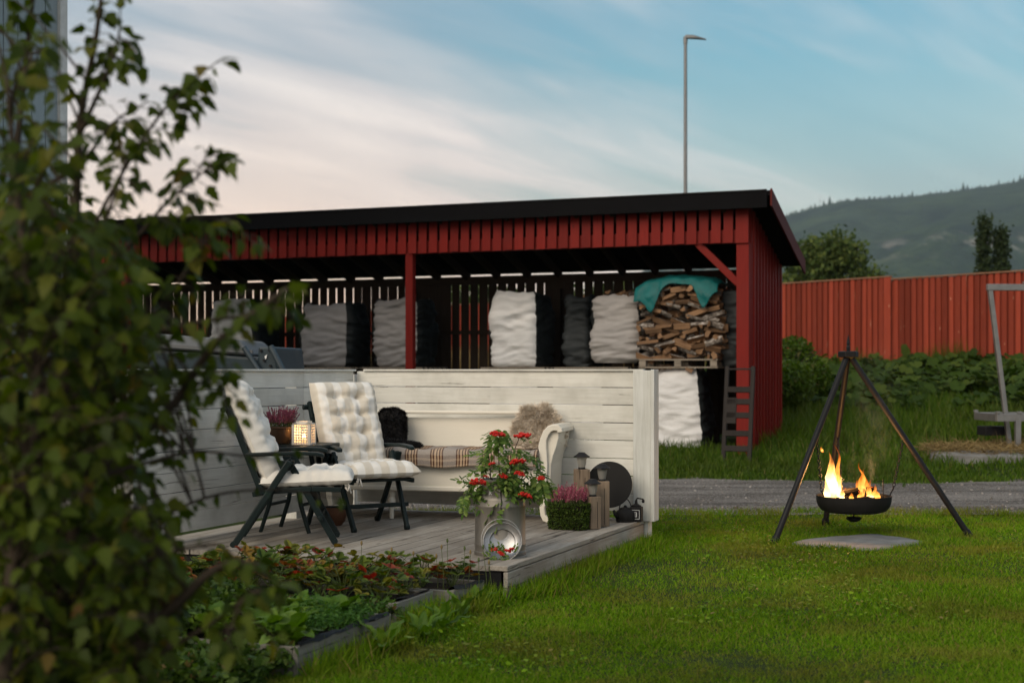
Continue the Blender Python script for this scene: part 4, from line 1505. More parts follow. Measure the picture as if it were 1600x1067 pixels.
bs = thing('black_sheepskin', 'black shaggy sheepskin standing on the bench behind the striped chair', 'sheepskin', B0, brot)
f_ = ss_surface((-1.205, BD - .11, .625), (.100, .045, .145), Matrix.Rotation(R(-8), 3, 'X'), 4)
MB().grid(40, 24, lambda u, v: f_(u, .004 + v * .992)[0], wrap=True).build('hide', MAT['fur_black'], bs, smooth=True)
fur(f_, 9000, .022, MAT['fur_black'], 'fleece', bs, 3)
f2_ = ss_surface((-1.12, BD - .24, .522), (.17, .12, .022), Matrix.Rotation(R(6), 3, 'Y'), 2.5)
MB().grid(30, 16, lambda u, v: f2_(u, .004 + v * .992)[0], wrap=True).build('hide', MAT['fur_black'], bs, smooth=True)
fur(f2_, 5000, .020, MAT['fur_black'], 'fleece', bs, 4)

gs = thing('beige_sheepskin', 'fluffy beige sheepskin draped over the bench back and right arm', 'sheepskin', B0, brot)


def drape(u, v):
    """over the back rail: v runs from the seat up the back, over the rail; u along the bench into the arm"""
    x = -.30 + .40 * u
    hgt = .165 + .085 * math.sin(PI * min(1, max(0, (u + .05)))) ** .8 - .10 * max(0, u - .75) / .25 - .15 * max(0, .22 - u) / .22
    t_ = v
    if t_ < .62:
        k = t_ / .62
        y = BD - .10 - .17 * (1 - k) ** 2 - .05
        z = .515 + hgt * k
    else:
        a = (t_ - .62) / .38 * PI
        y = BD - .15 + .045 * (1 - math.cos(a))
        z = .515 + hgt + .035 * math.sin(a) - .07 * max(0, (a - PI / 2) / (PI / 2))
    x += -.05 * (1 - v) * (u - .5)
    b = .018 * nz(x * 9, y * 9, z * 9) + .010 * nz(x * 22, z * 22)
    return Vector((x, y - abs(b) - .02, z + b))


def drape_s(u, v):
    p = drape(u, v)
    a, b = drape(u + .01, v) - p, drape(u, v + .01) - p
    n_ = a.cross(b).normalized()
    if n_.y > 0 and v < .6:
        n_ = -n_
    return tuple(p), tuple(n_)


mb = MB().grid(30, 30, lambda u, v: tuple(drape(u, v)))
hd_ = mb.build('hide', MAT['fur_beige'], gs, smooth=True)
so = hd_.modifiers.new('thickness', 'SOLIDIFY')
so.thickness = .03
fur(drape_s, 15000, .042, MAT['fur_beige'], 'fleece', gs, 5, .25, .0036)

# ------------------------------------------------------------------ folding armchairs and their pads


def bars(mb, pts, w, h):
    for a, b in zip(pts, pts[1:]):
        mb.bar(a, b, w, h)
    return mb


def make_chair(name, label, loc, rotz):
    """local +x is the way the sitter faces"""
    t = thing(name, label, 'chair', loc, rotz, 'dark green folding armchairs')
    G = MAT['plastic_green']
    hw = .235
    for s_ in (-1, 1):
        y = s_ * hw
        yo = s_ * (hw + .028)
        # splayed pair of legs meeting under the arm
        MB().bar((.015, y * .93, .535), (.30, y * .82, .012), .026, .040).build('leg', G, t, bevel=.006)
        MB().bar((.030, yo, .525), (-.30, yo, .012), .026, .040).build('leg', G, t, bevel=.006)
        for fx, fy in ((.30, y * .82), (-.30, yo)):
            MB().tube([(fx - .004, fy - .015, .018), (fx - .004, fy + .015, .018)], .018, 12).build('foot', G, t)
        mb = MB()
        mb.prism([(-.05, .53), (.06, .53), (.045, .475), (.0, .455), (-.03, .48)], y - .012 if s_ < 0 else y - .012, y + .040 if s_ > 0 else y + .016)
        mb.build('hinge_bracket', G, t, bevel=.006)
        MB().tube([(.012, y - .03, .50), (.012, y + .05, .50)], .013, 10).build('hinge_pin', G, t)
        ar = MB()
        prof = [(-.23, .556), (-.10, .560), (.08, .566), (.19, .560), (.235, .548)]
        vs, fs = [], []
        for i, (x, z) in enumerate(prof):
            w_ = .026 if 0 < i < 4 else .018
            vs += [(x, yo - w_, z), (x, yo + w_, z), (x, yo + w_, z + .024), (x, yo - w_, z + .024)]
        for i in range(len(prof) - 1):
            for j in range(4):
                a = i * 4
                fs.append((a + j, a + (j + 1) % 4, a + 4 + (j + 1) % 4, a + 4 + j))
        fs += [(3, 2, 1, 0), (16, 17, 18, 19)]
        ar.add(vs, fs)
        ar.build('armrest', G, t, bevel=.007)
        # seat rails and back stiles
        bars(MB(), [(-.195, y * .93, .32), (-.08, y * .93, .338), (.16, y * .93, .352), (.335, y * .93, .346)], .024, .032).build('seat_rail', G, t, bevel=.005)
        bars(MB(), [(-.135, y * .98, .32), (-.225, y * .98, .56), (-.300, y * .98, .76), (-.355, y * .98, .885)], .026, .036).build('back_stile', G, t, bevel=.006)
        MB().tube([(-.362, y * .9, .845), (-.362, y * 1.16, .845)], .018, 10).build('back_knob', G, t)
    for k in range(6):
        x = -.17 + k * .092
        MB().box((x + .02, 0, .352), (.052, hw * 1.9, .014)).build('seat_slat', G, t, bevel=.004)
    for k in range(6):
        f = k / 5
        x = -.170 - f * .178
        z = .44 + f * .42
        MB().box((0, 0, 0), (.014, hw * 1.92, .05)).build('back_slat', G, t, (x, 0, z), (0, R(-23), 0), bevel=.004)
    MB().bar((.212, -hw - .01, .17), (.212, hw + .01, .17), .022, .030).build('cross_rail', G, t, bevel=.005)
    MB().bar((-.235, -hw - .03, .12), (-.235, hw + .03, .12), .022, .030).build('cross_rail', G, t, bevel=.005)
    return t


def pad_mesh(L, W, T, rows, cols, seed, edge=.22, mat='cushion'):
    nu, nv = 56, 40
    lines = [(i + 1) / (rows + 1) for i in range(rows)]
    tufts = [((i + 1) / (rows + 1), (j + 1) / (cols + 1)) for i in range(rows) for j in range(cols)]

    def h(u, v):
        e = max(0, 1 - abs(2 * u - 1) ** 7) ** .55 * max(0, 1 - abs(2 * v - 1) ** 6) ** .55
        k = 1.0
        for l in lines:
            if .08 < v < .92:
                k -= .24 * math.exp(-(((u - l) * L) / .022) ** 2) * min(1, (.5 - abs(v - .5)) / .2)
        for a, b in tufts:
            dd = ((u - a) * L) ** 2 + ((v - b) * W) ** 2
            k -= .34 * math.exp(-dd / .028 ** 2)
        k += .20 * nz(u * 6 + seed, v * 5, 3) + .10 * nz(u * 18 + seed, v * 15, 8)
        # radial gathers along the edge
        k += .10 * math.sin(u * L * 95 + 2 * nz(u * 6, seed)) * max(0, abs(2 * v - 1) - .72) / .28
        return max(0, e * k)

    def up(u, v):
        return (L * (u - .5), W * (v - .5) * (1 + .02 * nz(u * 4, seed, 1)), T * h(u, v))

    def dn(u, v):
        return (L * (u - .5), W * (v - .5) * (1 + .02 * nz(u * 4, seed, 1)), -T * .45 * h(u, v) - .0005)
    mb = MB().grid(nu, nv, up)
    mb2 = MB().grid(nu, nv, dn)
    mb.add(mb2.v, [f[::-1] for f in mb2.f])
    me = mb.mesh('pad', MAT[mat], True)
    return me


def make_pad(label, loc, rotz, seed, mat='cushion'):
    t = thing('chair_cushion', label, 'cushion', loc, rotz, 'tufted pads on the folding armchairs')
    sp_ = put('seat_pad', pad_mesh(.56, .49, .085, 3, 3, seed, mat=mat), t, (.125, 0, .397), (0, R(-2), 0))
    bp = put('back_pad', pad_mesh(.68, .47, .105, 4, 2, seed + 5, mat=mat), t, (-.222, 0, .705), (0, R(68), 0))
    tie = MB()
    tie.tube([(.36, -.2, .40), (.385, -.205, .37), (.375, -.20, .335), (.36, -.2, .36)], .006, 6)
    tie.tube([(.36, -.19, .40), (.38, -.185, .36), (.395, -.18, .32)], .006, 6)
    tie.build('tie_tape', MAT['cushion_plain'], t, smooth=True)
    return t


CH1 = Vector((-1.385, 8.78, DZ))
A1 = R(5)
CH2 = Vector((-1.015, 9.60, DZ))
A2 = R(-59)
make_chair('folding_armchair', 'dark green folding armchair seen in profile beside the shrub', CH1, A1).scale = (1, 1, .97)
make_pad('white puffy pad on the chair seen in profile beside the shrub', CH1, A1, 1, 'cushion_plain').scale = (1, 1, .97)
make_chair('folding_armchair', 'dark green folding armchair facing the lawn in front of the bench', CH2, A2).scale = (1, 1, .95)
make_pad('beige and white striped tufted pad on the chair facing the lawn', CH2, A2, 2).scale = (1, 1, .95)

# ------------------------------------------------------------------ side table with pot and lantern
TB = Vector((-1.44, 9.42, DZ))
tab = thing('side_table', 'small dark green folding table between the two armchairs', 'table', TB, R(-14))
G = MAT['plastic_green']
mb = MB()
pts = []
for cx_, cy_, a0 in ((.20, .17, 0), (-.20, .17, 90), (-.20, -.17, 180), (.20, -.17, 270)):
    for k in range(5):
        a = R(a0 + 22.5 * k)
        pts.append((cx_ + .05 * math.cos(a), cy_ + .05 * math.sin(a)))
n_ = len(pts)
mb.add([(x, y, .545) for x, y in pts] + [(x, y, .572) for x, y in pts], [tuple(range(n_))[::-1], tuple(range(n_, 2 * n_))] + [(i, (i + 1) % n_, (i + 1) % n_ + n_, i + n_) for i in range(n_)])
mb.build('tabletop', G, tab, bevel=.006)
MB().box((0, 0, .525), (.36, .30, .036)).build('apron', G, tab, bevel=.005)
for sx in (-1, 1):
    for sy in (-1, 1):
        MB().tube([(sx * .05, sy * .15, .52), (sx * .085, sy * .155, .32), (sx * .11, sy * .16, .18), (sx * .17, sy * .165, .0)], [.016, .016, .015, .014], 8).build('leg', G, tab, smooth=True, sharp=60)
    MB().tube([(sx * .11, -.16, .18), (sx * .11, .16, .18)], .011, 8).build('stretcher', G, tab)

diam = np.array([(0, -.5, 0), (.4, 0, .12), (0, .5, 0), (-.4, 0, .12)], float)
diam_f = np.array([(0, 1, 2), (0, 2, 3)])


def heather(parent, n, r, h, mat, seed, spread=.5, box=None, bud=.0062, per=70):
    rng = np.random.default_rng(seed)
    P, D, S, P2, D2 = [], [], [], [], []
    st = MB()
    for i in range(n):
        if box:
            b = np.array([rng.uniform(-box[0], box[0]), rng.uniform(-box[1], box[1]), 0])
        else:
            a, q = rng.uniform(0, 2 * PI), r * math.sqrt(rng.random())
            b = np.array([q * math.cos(a), q * math.sin(a), 0])
        rr = max(box) if box else r
        lean = b / rr * spread * h * rng.uniform(.5, 1.1) + rng.normal(size=3) * .012
        hh = h * rng.uniform(.62, 1.08)
        tip = b + lean + np.array([0, 0, hh])
        mid = b * .98 + lean * .35 + np.array([0, 0, hh * .5])
        st.tube([tuple(b - [0, 0, .01]), tuple(mid), tuple(tip)], [.0016, .0014, .0006], 4)
        for k in range(per):
            t_ = rng.random() ** .8
            t2 = .22 + .78 * t_
            p = (1 - t2) ** 2 * b + 2 * t2 * (1 - t2) * mid + t2 ** 2 * tip
            w_ = .010 * (1.05 - t_)
            d = unit(1, rng)[0]
            d[2] = abs(d[2]) * .6 + .3
            (P if t_ > .12 else P2).append(p + d * w_ * np.array([1, 1, .4]))
            (D if t_ > .12 else D2).append(d)
    st.build('stalks', MAT['stem_green'], parent)
    for nm, PP, DD, mt, sc in (('blossom', P, D, mat, bud), ('heather_leaves', P2, D2, MAT['heather_green'], bud * 1.3)):
        PP, DD = np.array(PP), np.array(DD)
        V, F = scatter(diam, diam_f, PP, frames(DD, unit(len(PP), rng)), sc * (.8 + .8 * rng.random(len(PP))))
        stuff(put(nm, np_mesh(nm, V, F, mt), parent))


px1 = wp(439, 690, 9.40)
TT = DZ + .572
hp = thing('heather_pot', 'shiny bronze pot of purple heather on the side table', 'potted plant', (px1.x, px1.y, TT))
MB().lathe([(.055, 0), (.066, .004), (.084, .05), (.092, .088), (.094, .10), (.100, .103), (.100, .113), (.094, .116), (.088, .108), (.083, .085), (.02, .08)], 36).build('pot', MAT['bronze'], hp, smooth=True, sharp=45)
MB().lathe([(.001, .10), (.086, .098), (.086, .094), (.001, .092)], 20).build('soil', MAT['soil'], hp)
he = bpy.data.objects.new('heather', None)
C.objects.link(he)
he.parent = hp
he.location = (0, 0, .10)
heather(he, 95, .078, .135, MAT['heather'], 4, .42)

px2 = wp(475, 690, 9.30)
la = thing('candle_lantern', 'white pierced square lantern glowing with a candle on the side table', 'lantern', (px2.x, px2.y, TT), R(-8))
# four pierced walls: bars that leave a grid of small openings
W_, H_ = .116, .130
mb = MB()
nh = 6
cell = W_ * .86 / nh
for side in range(4):
    Mx = Matrix.Rotation(side * PI / 2, 4, 'Z')
    for k in range(nh + 1):
        x = -W_ * .43 + k * cell
        mb.box((x, -W_ / 2, H_ / 2), (cell * .36, .006, H_ - .002), Mx)
        z = .012 + k * (H_ - .026) / nh
        mb.box((0, -W_ / 2 + .0015, z + .001), (W_ * .9, .0055, (H_ - .026) / nh * .36), Mx)
    mb.box((-W_ * .43 - .006, -W_ / 2 + .008, H_ / 2), (.018, .018, H_), Mx)
mb.build('pierced_wall', MAT['lantern'], la)
MB().box((0, 0, .004), (W_ + .006, W_ + .006, .008)).build('base', MAT['lantern'], la, bevel=.003)
mb = MB()
for side in range(4):
    Mx = Matrix.Rotation(side * PI / 2, 4, 'Z')
    mb.box((0, -W_ / 2 + .012, H_ + .0055), (W_ + .006, .03, .011), Mx)
    mb.box((0, -W_ / 2 + .026, H_ + .015), (W_ - .03, .012, .014), Mx)
mb.build('collar', MAT['lantern'], la)
MB().lathe([(.02, 0), (.02, .03), (.004, .032)], 16).build('candle', MAT['wax'], la, (0, 0, .008), smooth=True, sharp=40)
MB().lathe([(.001, 0), (.007, .008), (.008, .016), (.004, .03), (.0005, .042)], 12).build('candle_flame', MAT['candle_flame'], la, (0, 0, .04), smooth=True)
ld = bpy.data.lights.new('candle_light', 'POINT')
ld.energy = 0.9
ld.color = (1.0, .62, .28)
ld.shadow_soft_size = .015
lo = bpy.data.objects.new('candle_light', ld)
C.objects.link(lo)
lo.parent = la
lo.location = (0, 0, .075)

# brown pot tucked behind the chairs
pb = wp(520, 800, 9.72)
bp_ = MB().lathe([(.06, 0), (.085, .03), (.098, .08), (.092, .12), (.088, .125), (.082, .118), (.085, .08), (.02, .03)], 28).build('brown_pot', MAT['brown_pot'], None, (pb.x, pb.y, DZ), smooth=True, sharp=50)
tag(bp_, 'round brown pot on the deck behind the two chairs', 'pot')

# ------------------------------------------------------------------ milk can with rowan
CAN = wp(781.5, 580, 8.17)
CAN.z = DZ
can = thing('milk_can', 'old grey aluminium milk can at the corner of the deck', 'milk can', CAN)
cr = .1455
cprof = [(cr + .002, 0), (cr + .004, .004), (cr + .004, .022), (cr, .026), (cr, .055), (cr + .003, .060), (cr + .003, .066), (cr, .071), (cr - .001, .275), (cr + .0015, .28), (cr + .0015, .287), (cr - .001, .292), (cr, .318), (cr - .006, .334), (cr - .022, .350), (cr - .034, .368), (cr - .038, .39), (cr - .038, .410), (cr - .026, .420), (cr - .024, .430), (cr - .032, .433),
         (cr - .042, .42), (cr - .044, .37), (.02, .35)]
MB().lathe(cprof, 56).build('body', MAT['can'], can, smooth=True, sharp=38)
for s_ in (-1, 1):
    MB().tube([(s_ * (cr - .036), 0, .405), (s_ * (cr + .004), 0, .405), (s_ * (cr + .014), 0, .39), (s_ * (cr + .010), 0, .345), (s_ * (cr - .016), 0, .335)], .008, 8).build('handle', MAT['can'], can, smooth=True)
# dark tarry run down the front
mb = MB()
rp = []
for k in range(15):
    f = k / 14
    z = .415 - f * .20
    rad = cr - .0365 if z > .37 else (cr + .0005 if z < .325 else cr - .0365 * ((z - .325) / .045) ** .8)
    a = R(-90 + 4.5 + 3.5 * nz(f * 5, 1.3) - 3 * f)
    rp.append(((rad) * math.cos(a), rad * math.sin(a), z))
mb.tube(rp, [.006 * (.7 + .7 * abs(nz(k * 1.3, 7))) * (1 - .5 * k / 14) for k in range(15)], 6)
mb.build('tar_run', MAT['tar'], can, smooth=True)


def text(name, body, size, mat, parent, loc, rot, extrude=.001, align='CENTER'):
    cu = bpy.data.curves.new(name, 'FONT')
    cu.body = body
    cu.size = size
    cu.extrude = extrude
    cu.align_x = align
    cu.materials.append(mat)
    tmp = bpy.data.objects.new(name, cu)
    me = bpy.data.meshes.new_from_object(tmp)
    bpy.data.objects.remove(tmp)
    return put(name, me, parent, loc, rot)


for ch, ax in (('K', -25), ('9', 24)):
    a = R(-90 + ax)
    rr = cr - .018
    text('lettering', ch, .030, MAT['white_print'], can, (rr * math.cos(a), rr * math.sin(a), .352), (R(66), 0, a + PI / 2))

# rowan
lf = np.array([(0, 0, 0), (.22, .35, .05), (.16, .75, .03), (0, 1, -.03), (-.16, .75, .03), (-.22, .35, .05), (0, .5, 0)], float)
lf_f = np.array([(0, 1, 6), (1, 2, 6), (2, 3, 6), (3, 4, 6), (4, 5, 6), (5, 0, 6)])


def frond_mesh(seed, pairs=6, L=.13, mat='rowan_leaf'):
    rng = np.random.default_rng(seed)
    P, D, N, S = [], [], [], []
    curve = lambda t: np.array([0, L * t, -.05 * L / .13 * t * t * (1 + .5 * rng.random() * 0)])
    for k in range(pairs):
        t = .25 + .75 * k / pairs
        for s_ in (-1, 1):
            P.append(curve(t))
            D.append(np.array([s_ * 1.0, .55, -.25 + .15 * rng.normal()]))
            N.append(np.array([0, .1, 1]) + rng.normal(size=3) * .15)
            S.append(L * .40 * (1 - .25 * abs(t - .6)))
    P.append(curve(1.0))
    D.append(np.array([0, 1, -.5]))
    N.append(np.array([0, .2, 1]))
    S.append(L * .38)
    V, F = scatter(lf, lf_f, np.array(P), frames(np.array(D), np.array(N)), np.array(S) * np.array(1.0))
    me = np_mesh('leaf', V, F, MAT[mat])
    return me


fr = [frond_mesh(k, 5 + k % 3, .105 + .012 * (k % 4)) for k in range(6)]
ico_t = (1 + 5 ** .5) / 2
ico = [(-1, ico_t, 0), (1, ico_t, 0), (-1, -ico_t, 0), (1, -ico_t, 0), (0, -1, ico_t), (0, 1, ico_t), (0, -1, -ico_t), (0, 1, -ico_t), (ico_t, 0, -1), (ico_t, 0, 1), (-ico_t, 0, -1), (-ico_t, 0, 1)]
ico = np.array(ico) / np.linalg.norm(ico[0])
ico_f = np.array([(0, 11, 5), (0, 5, 1), (0, 1, 7), (0, 7, 10), (0, 10, 11), (1, 5, 9), (5, 11, 4), (11, 10, 2), (10, 7, 6), (7, 1, 8), (3, 9, 4), (3, 4, 2), (3, 2, 6), (3, 6, 8), (3, 8, 9), (4, 9, 5), (2, 4, 11), (6, 2, 10), (8, 6, 7), (9, 8, 1)])


def berries_mesh(seed, n=46, R_=.044, flat=.5, br=.0072):
    rng = np.random.default_rng(seed)
    u = unit(n, rng)
    u[:, 2] = np.abs(u[:, 2])
    pos = u * np.array([R_, R_, R_ * flat]) * (rng.random(n) ** .4)[:, None]
    V, F = scatter(ico, ico_f, pos, np.tile(np.eye(3), (n, 1, 1)), br * (.85 + .3 * rng.random(n)))
    return np_mesh('berries', V, F, MAT['berry'], True)


bm_ = [berries_mesh(k) for k in range(4)]
rb = thing('rowan_bouquet', 'rowan branches with red berries standing in the milk can', 'bouquet', CAN + Vector((0, 0, .40)))


def canp(x, y, dy=0.0):
    p = wp(x, y, CAN.y + dy)
    return p - (CAN + Vector((0, 0, .40)))


stems_px = [(775, 672, .02), (812, 682, -.03), (795, 735, -.10), (747, 748, -.08), (822, 768, -.11), (843, 735, -.02), (760, 700, .04), (803, 748, -.12), (735, 765, -.05), (848, 755, -.02), (775, 740, -.1), (830, 705, .05)]
rr = random.Random(5)
tips = []
for x, y, dy in stems_px:
    p = canp(x, y, dy)
    b = Vector((p.x * .25 + rr.uniform(-.03, .03), p.y * .3, -.04))
    mid = (b + p) / 2 + Vector((0, 0, .07))
    MB().tube([b, mid, p], [.004, .0032, .0018], 6).build('stem', MAT['bark'], rb, smooth=True)
    tips.append((b, mid, p))


def put_frond(pos, d, sc):
    d = Vector(d).normalized()
    n_ = Vector((rr.uniform(-.3, .3), rr.uniform(-.6, .1), 1))
    s_ = d.cross(n_).normalized()
    u_ = s_.cross(d)
    Mx = Matrix((s_, d, u_)).transposed().to_4x4()
    Mx.translation = pos
    put('leaf', rr.choice(fr), rb, matrix=Mx @ Matrix.Scale(sc, 4))


for b, mid, p in tips:
    for k in range(7):
        t_ = rr.uniform(.40, 1.0)
        q = (1 - t_) ** 2 * b + 2 * t_ * (1 - t_) * mid + t_ ** 2 * p
        d = Vector((rr.uniform(-1, 1) + p.x * 3, rr.uniform(-1.1, .5), rr.uniform(-.9, .25)))
        put_frond(q, d, rr.uniform(.70, 1.0))
for x, y, n_ in ((775, 672, 4), (735, 765, 5), (845, 750, 4), (795, 720, 3), (770, 760, 3), (815, 762, 3), (790, 770, 2)):
    for k in range(n_):
        q = canp(x + rr.uniform(-9, 9), y + rr.uniform(-7, 7), rr.uniform(-.12, .06))
        put_frond(q, (rr.uniform(-1, 1), rr.uniform(-1, .2), rr.uniform(-1, .1)), rr.uniform(.8, 1.15))
for k, (x, y, s_) in enumerate(((777, 677, .95), (817, 680, 1.1), (809, 720, .95), (812, 738, .7), (746, 752, 1.0), (786, 741, .6), (820, 772, .85), (845, 745, .55), (769, 722, .45), (760, 742, .35))):
    q = canp(x, y + 3, -.17 if y > 700 else -.10)
    put('berry_cluster', bm_[k % 4], rb, q, (R(rr.uniform(-20, 25)), R(rr.uniform(-15, 15)), R(rr.uniform(0, 360))), s_ * 1.12)

# bright bowl leaning against the can
BWL = wp(785, 846, 7.985)
bowl = thing('metal_bowl', 'shiny metal bowl leaning upright against the milk can with berries', 'bowl', BWL)
Mb = Matrix.Rotation(R(74), 4, 'X')
bprof = [(.001, -.038), (.055, -.036), (.070, -.030), (.074, -.012), (.098, -.004), (.104, .004), (.106, .003), (.100, -.010), (.080, -.020), (.074, -.040), (.055, -.045), (.001, -.046)]
MB().lathe(bprof, 44, Mb).build('dish', MAT['dish'], bowl, smooth=True, sharp=40)
MB().tube([tuple(Mb @ Vector((.108 * math.cos(a), .108 * math.sin(a), .004))) for a in np.linspace(0, 2 * PI, 40)[:-1]], .0032, 6, closed=True).build('rim', MAT['wire'], bowl, smooth=True)
MB().tube([tuple(Mb @ Vector((-.006 + .112 * math.cos(a), .004 + .118 * math.sin(a), .030 + .012 * math.sin(a)))) for a in np.linspace(0, 2 * PI, 44)[:-1]], .0024, 6, closed=True).build('wire_handle', MAT['wire'], bowl, smooth=True)
gar = thing('rowan_sprig', 'sprig of rowan berries lying in the shiny metal bowl', 'sprig', BWL + Vector((0, -.045, -.062)))
for k, dx_ in enumerate((-.045, -.01, .028, .05)):
    put('berry_cluster', bm_[k], gar, (dx_, rr.uniform(-.008, .01), rr.uniform(-.004, .012) + abs(dx_) * .35), (R(25), 0, R(k * 70)), .55)
for k in range(9):
    d = Vector((rr.uniform(-1, 1), -.2, rr.uniform(-.2, .9))).normalized()
    n_ = Vector((0, -1, .3))
    s_ = d.cross(n_).normalized()
    Mx = Matrix((s_, d, s_.cross(d))).transposed().to_4x4()
    Mx.translation = (rr.uniform(-.06, .06), 0.004, rr.uniform(-.02, .0))
    put('leaf', fr[k % 6], gar, matrix=Mx @ Matrix.Scale(.42, 4))

# ------------------------------------------------------------------ moss basket of heather
MBK = wp(891, 580, 9.50)
MBK.z = DZ
mk = thing('moss_basket', 'square moss covered basket of pink heather by the timber posts', 'potted plant', MBK, R(-20))
hx, hy, hh = .122, .105, .165


def mossbox(u, v):
    th = 2 * PI * u
    x, y = rrect(th, hx * (.93 + .09 * v), hy * (.93 + .09 * v), 6)
    return (x, y, hh * v)


MB().grid(40, 10, mossbox, wrap=True).build('basket', MAT['soil'], mk, smooth=True)
MB().box((0, 0, hh - .015), (hx * 1.7, hy * 1.7, .012)).build('soil', MAT['soil'], mk)
rng = np.random.default_rng(8)
n = 9000
P, N = [], []
for a, b in rng.random((n, 2)):
    p = np.array(mossbox(a, b ** .85 * 1.04))
    q = p * np.array([1, 1, 0])
    q /= np.linalg.norm(q)
    q[2] = .5 if b > .8 else .05
    bump = .012 * abs(nz(p[0] * 30, p[1] * 30, p[2] * 30)) * 2
    P.append(p + q * (rng.random() * .014 + bump))
    N.append(q)
P, N = np.array(P), np.array(N)
V, F = scatter(diam, diam_f, P, frames(N + rng.normal(size=(n, 3)) * .6, unit(n, rng)), .0105 * (.6 + .8 * rng.random(n)))
stuff(put('moss', np_mesh('moss', V, F, MAT['moss']), mk))
he = bpy.data.objects.new('heather', None)
C.objects.link(he)
he.parent = mk
he.location = (0, 0, hh - .01)
heather(he, 120, .1, .125, MAT['heather_pink'], 9, .12, (.105, .085), .0066, 60)

# ------------------------------------------------------------------ timber posts with solar lamps


def solar(label, loc, rot):
    t = thing('solar_lamp', label, 'lamp', loc, rot, 'solar lamps on the timber posts')
    MB().lathe([(.001, .118), (.020, .116), (.046, .095), (.056, .090), (.057, .084), (.040, .083), (.001, .084)], 12).build('cap', MAT['metal_dark'], t, smooth=True, sharp=25)
    MB().lathe([(.022, .012), (.030, .045), (.035, .083), (.033, .083), (.028, .045), (.020, .014)], 20).build('glass', MAT['glass'], t, smooth=True, sharp=50)
    MB().lathe([(.016, 0), (.026, .003), (.024, .013), (.010, .016)], 16).build('foot', MAT['metal_dark'], t, smooth=True, sharp=40)
    MB().lathe([(.004, .014), (.004, .06), (.008, .064), (.001, .07)], 8).build('bulb', MAT['wire'], t)
    return t


for (x, ybase, Zp, h_, w_, rot, lab, lab2) in ((909, 0, 9.86, .372, .096, 33, 'tallest square timber post behind the moss basket', 'solar lamp on the tallest timber post'),
                                              (941, 0, 9.66, .306, .090, 24, 'middle height square timber post in front of the round plate', 'solar lamp on the middle timber post'),
                                              (926, 0, 9.50, .215, .082, 52, 'shortest square timber post beside the moss basket', 'solar lamp on the shortest timber post')):
    p = wp(x, 580, Zp)
    t = thing('timber_post', lab, 'post', (p.x, p.y, DZ), R(rot) + FRAME, 'timber posts at the end of the deck')
    MB().box((0, 0, h_ / 2), (w_, w_, h_)).build('post_body', MAT['post_wood'], t, bevel=.004)
    for k in range(1):
        MB().box((w_ * .12, -w_ / 2 - .0005, h_ * .45), (.0025, .002, h_ * .8)).build('drying_crack', MAT['tar'], t)
    solar(lab2, (p.x, p.y, DZ + h_), R(rot))

# ------------------------------------------------------------------ round plate, kettle, small box
pd = wp(952, 757, 9.95)
disc = MB().lathe([(.001, 0), (.150, 0), (.160, .003), (.163, .009), (.160, .014), (.150, .014), (.001, .012)], 56, Matrix.Rotation(R(80), 4, 'X')).build('griddle_plate', MAT['cast_iron'], None, pd, (0, 0, FRAME + R(8)), smooth=True, sharp=35)
tag(disc, 'round dark iron griddle plate leaning on the white fence', 'griddle')
pk = wp(977, 812, 9.93)
ket = thing('kettle', 'small black camping kettle on the deck by the fence post', 'kettle', (pk.x, pk.y, DZ), R(30))
MB().lathe([(.062, 0), (.067, .006), (.067, .062), (.058, .078), (.040, .088), (.040, .092), (.036, .098), (.012, .104), (.010, .114), (.001, .117)], 28).build('body', MAT['cast_iron'], ket, smooth=True, sharp=40)
MB().tube([(-.06, 0, .03), (-.085, 0, .055), (-.098, 0, .085)], [.017, .012, .009], 10).build('spout', MAT['cast_iron'], ket, smooth=True)
MB().tube([(.052 * math.cos(a), 0, .075 + .085 * math.sin(a)) for a in np.linspace(R(-5), R(185), 16)], .0035, 6).build('bail_handle', MAT['metal_dark'], ket, smooth=True)
pl = wp(994, 808, 9.95)
gb = thing('tin_grinder', 'little black box with white print and a crank beside the kettle', 'grinder', (pl.x, pl.y, DZ), FRAME + R(6))
MB().box((0, 0, .052), (.085, .075, .104)).build('box', MAT['metal_dark'], gb, bevel=.004)
MB().lathe([(.034, .104), (.036, .112), (.012, .124), (.008, .15)], 16).build('hopper', MAT['metal_dark'], gb, smooth=True, sharp=40)
MB().tube([(0, 0, .148), (.01, -.01, .165), (.055, -.03, .160)], .005, 6).build('crank', MAT['metal_dark'], gb)
MB().lathe([(.008, 0), (.011, .012), (.007, .026)], 10).build('knob', MAT['metal_dark'], gb, (.055, -.03, .135))
pr = MB()
for x0, z0, w_, h_ in ((0, .083, .058, .003), (0, .022, .058, .003), (-.029, .0525, .003, .064), (.029, .0525, .003, .064), (-.002, .066, .022, .004), (-.002, .052, .018, .004), (-.002, .038, .024, .004), (-.013, .052, .004, .032), (.010, .052, .004, .032)):
    pr.box((x0, -.0385, z0), (w_, .0012, h_))
pr.build('white_print', MAT['white_print'], gb)

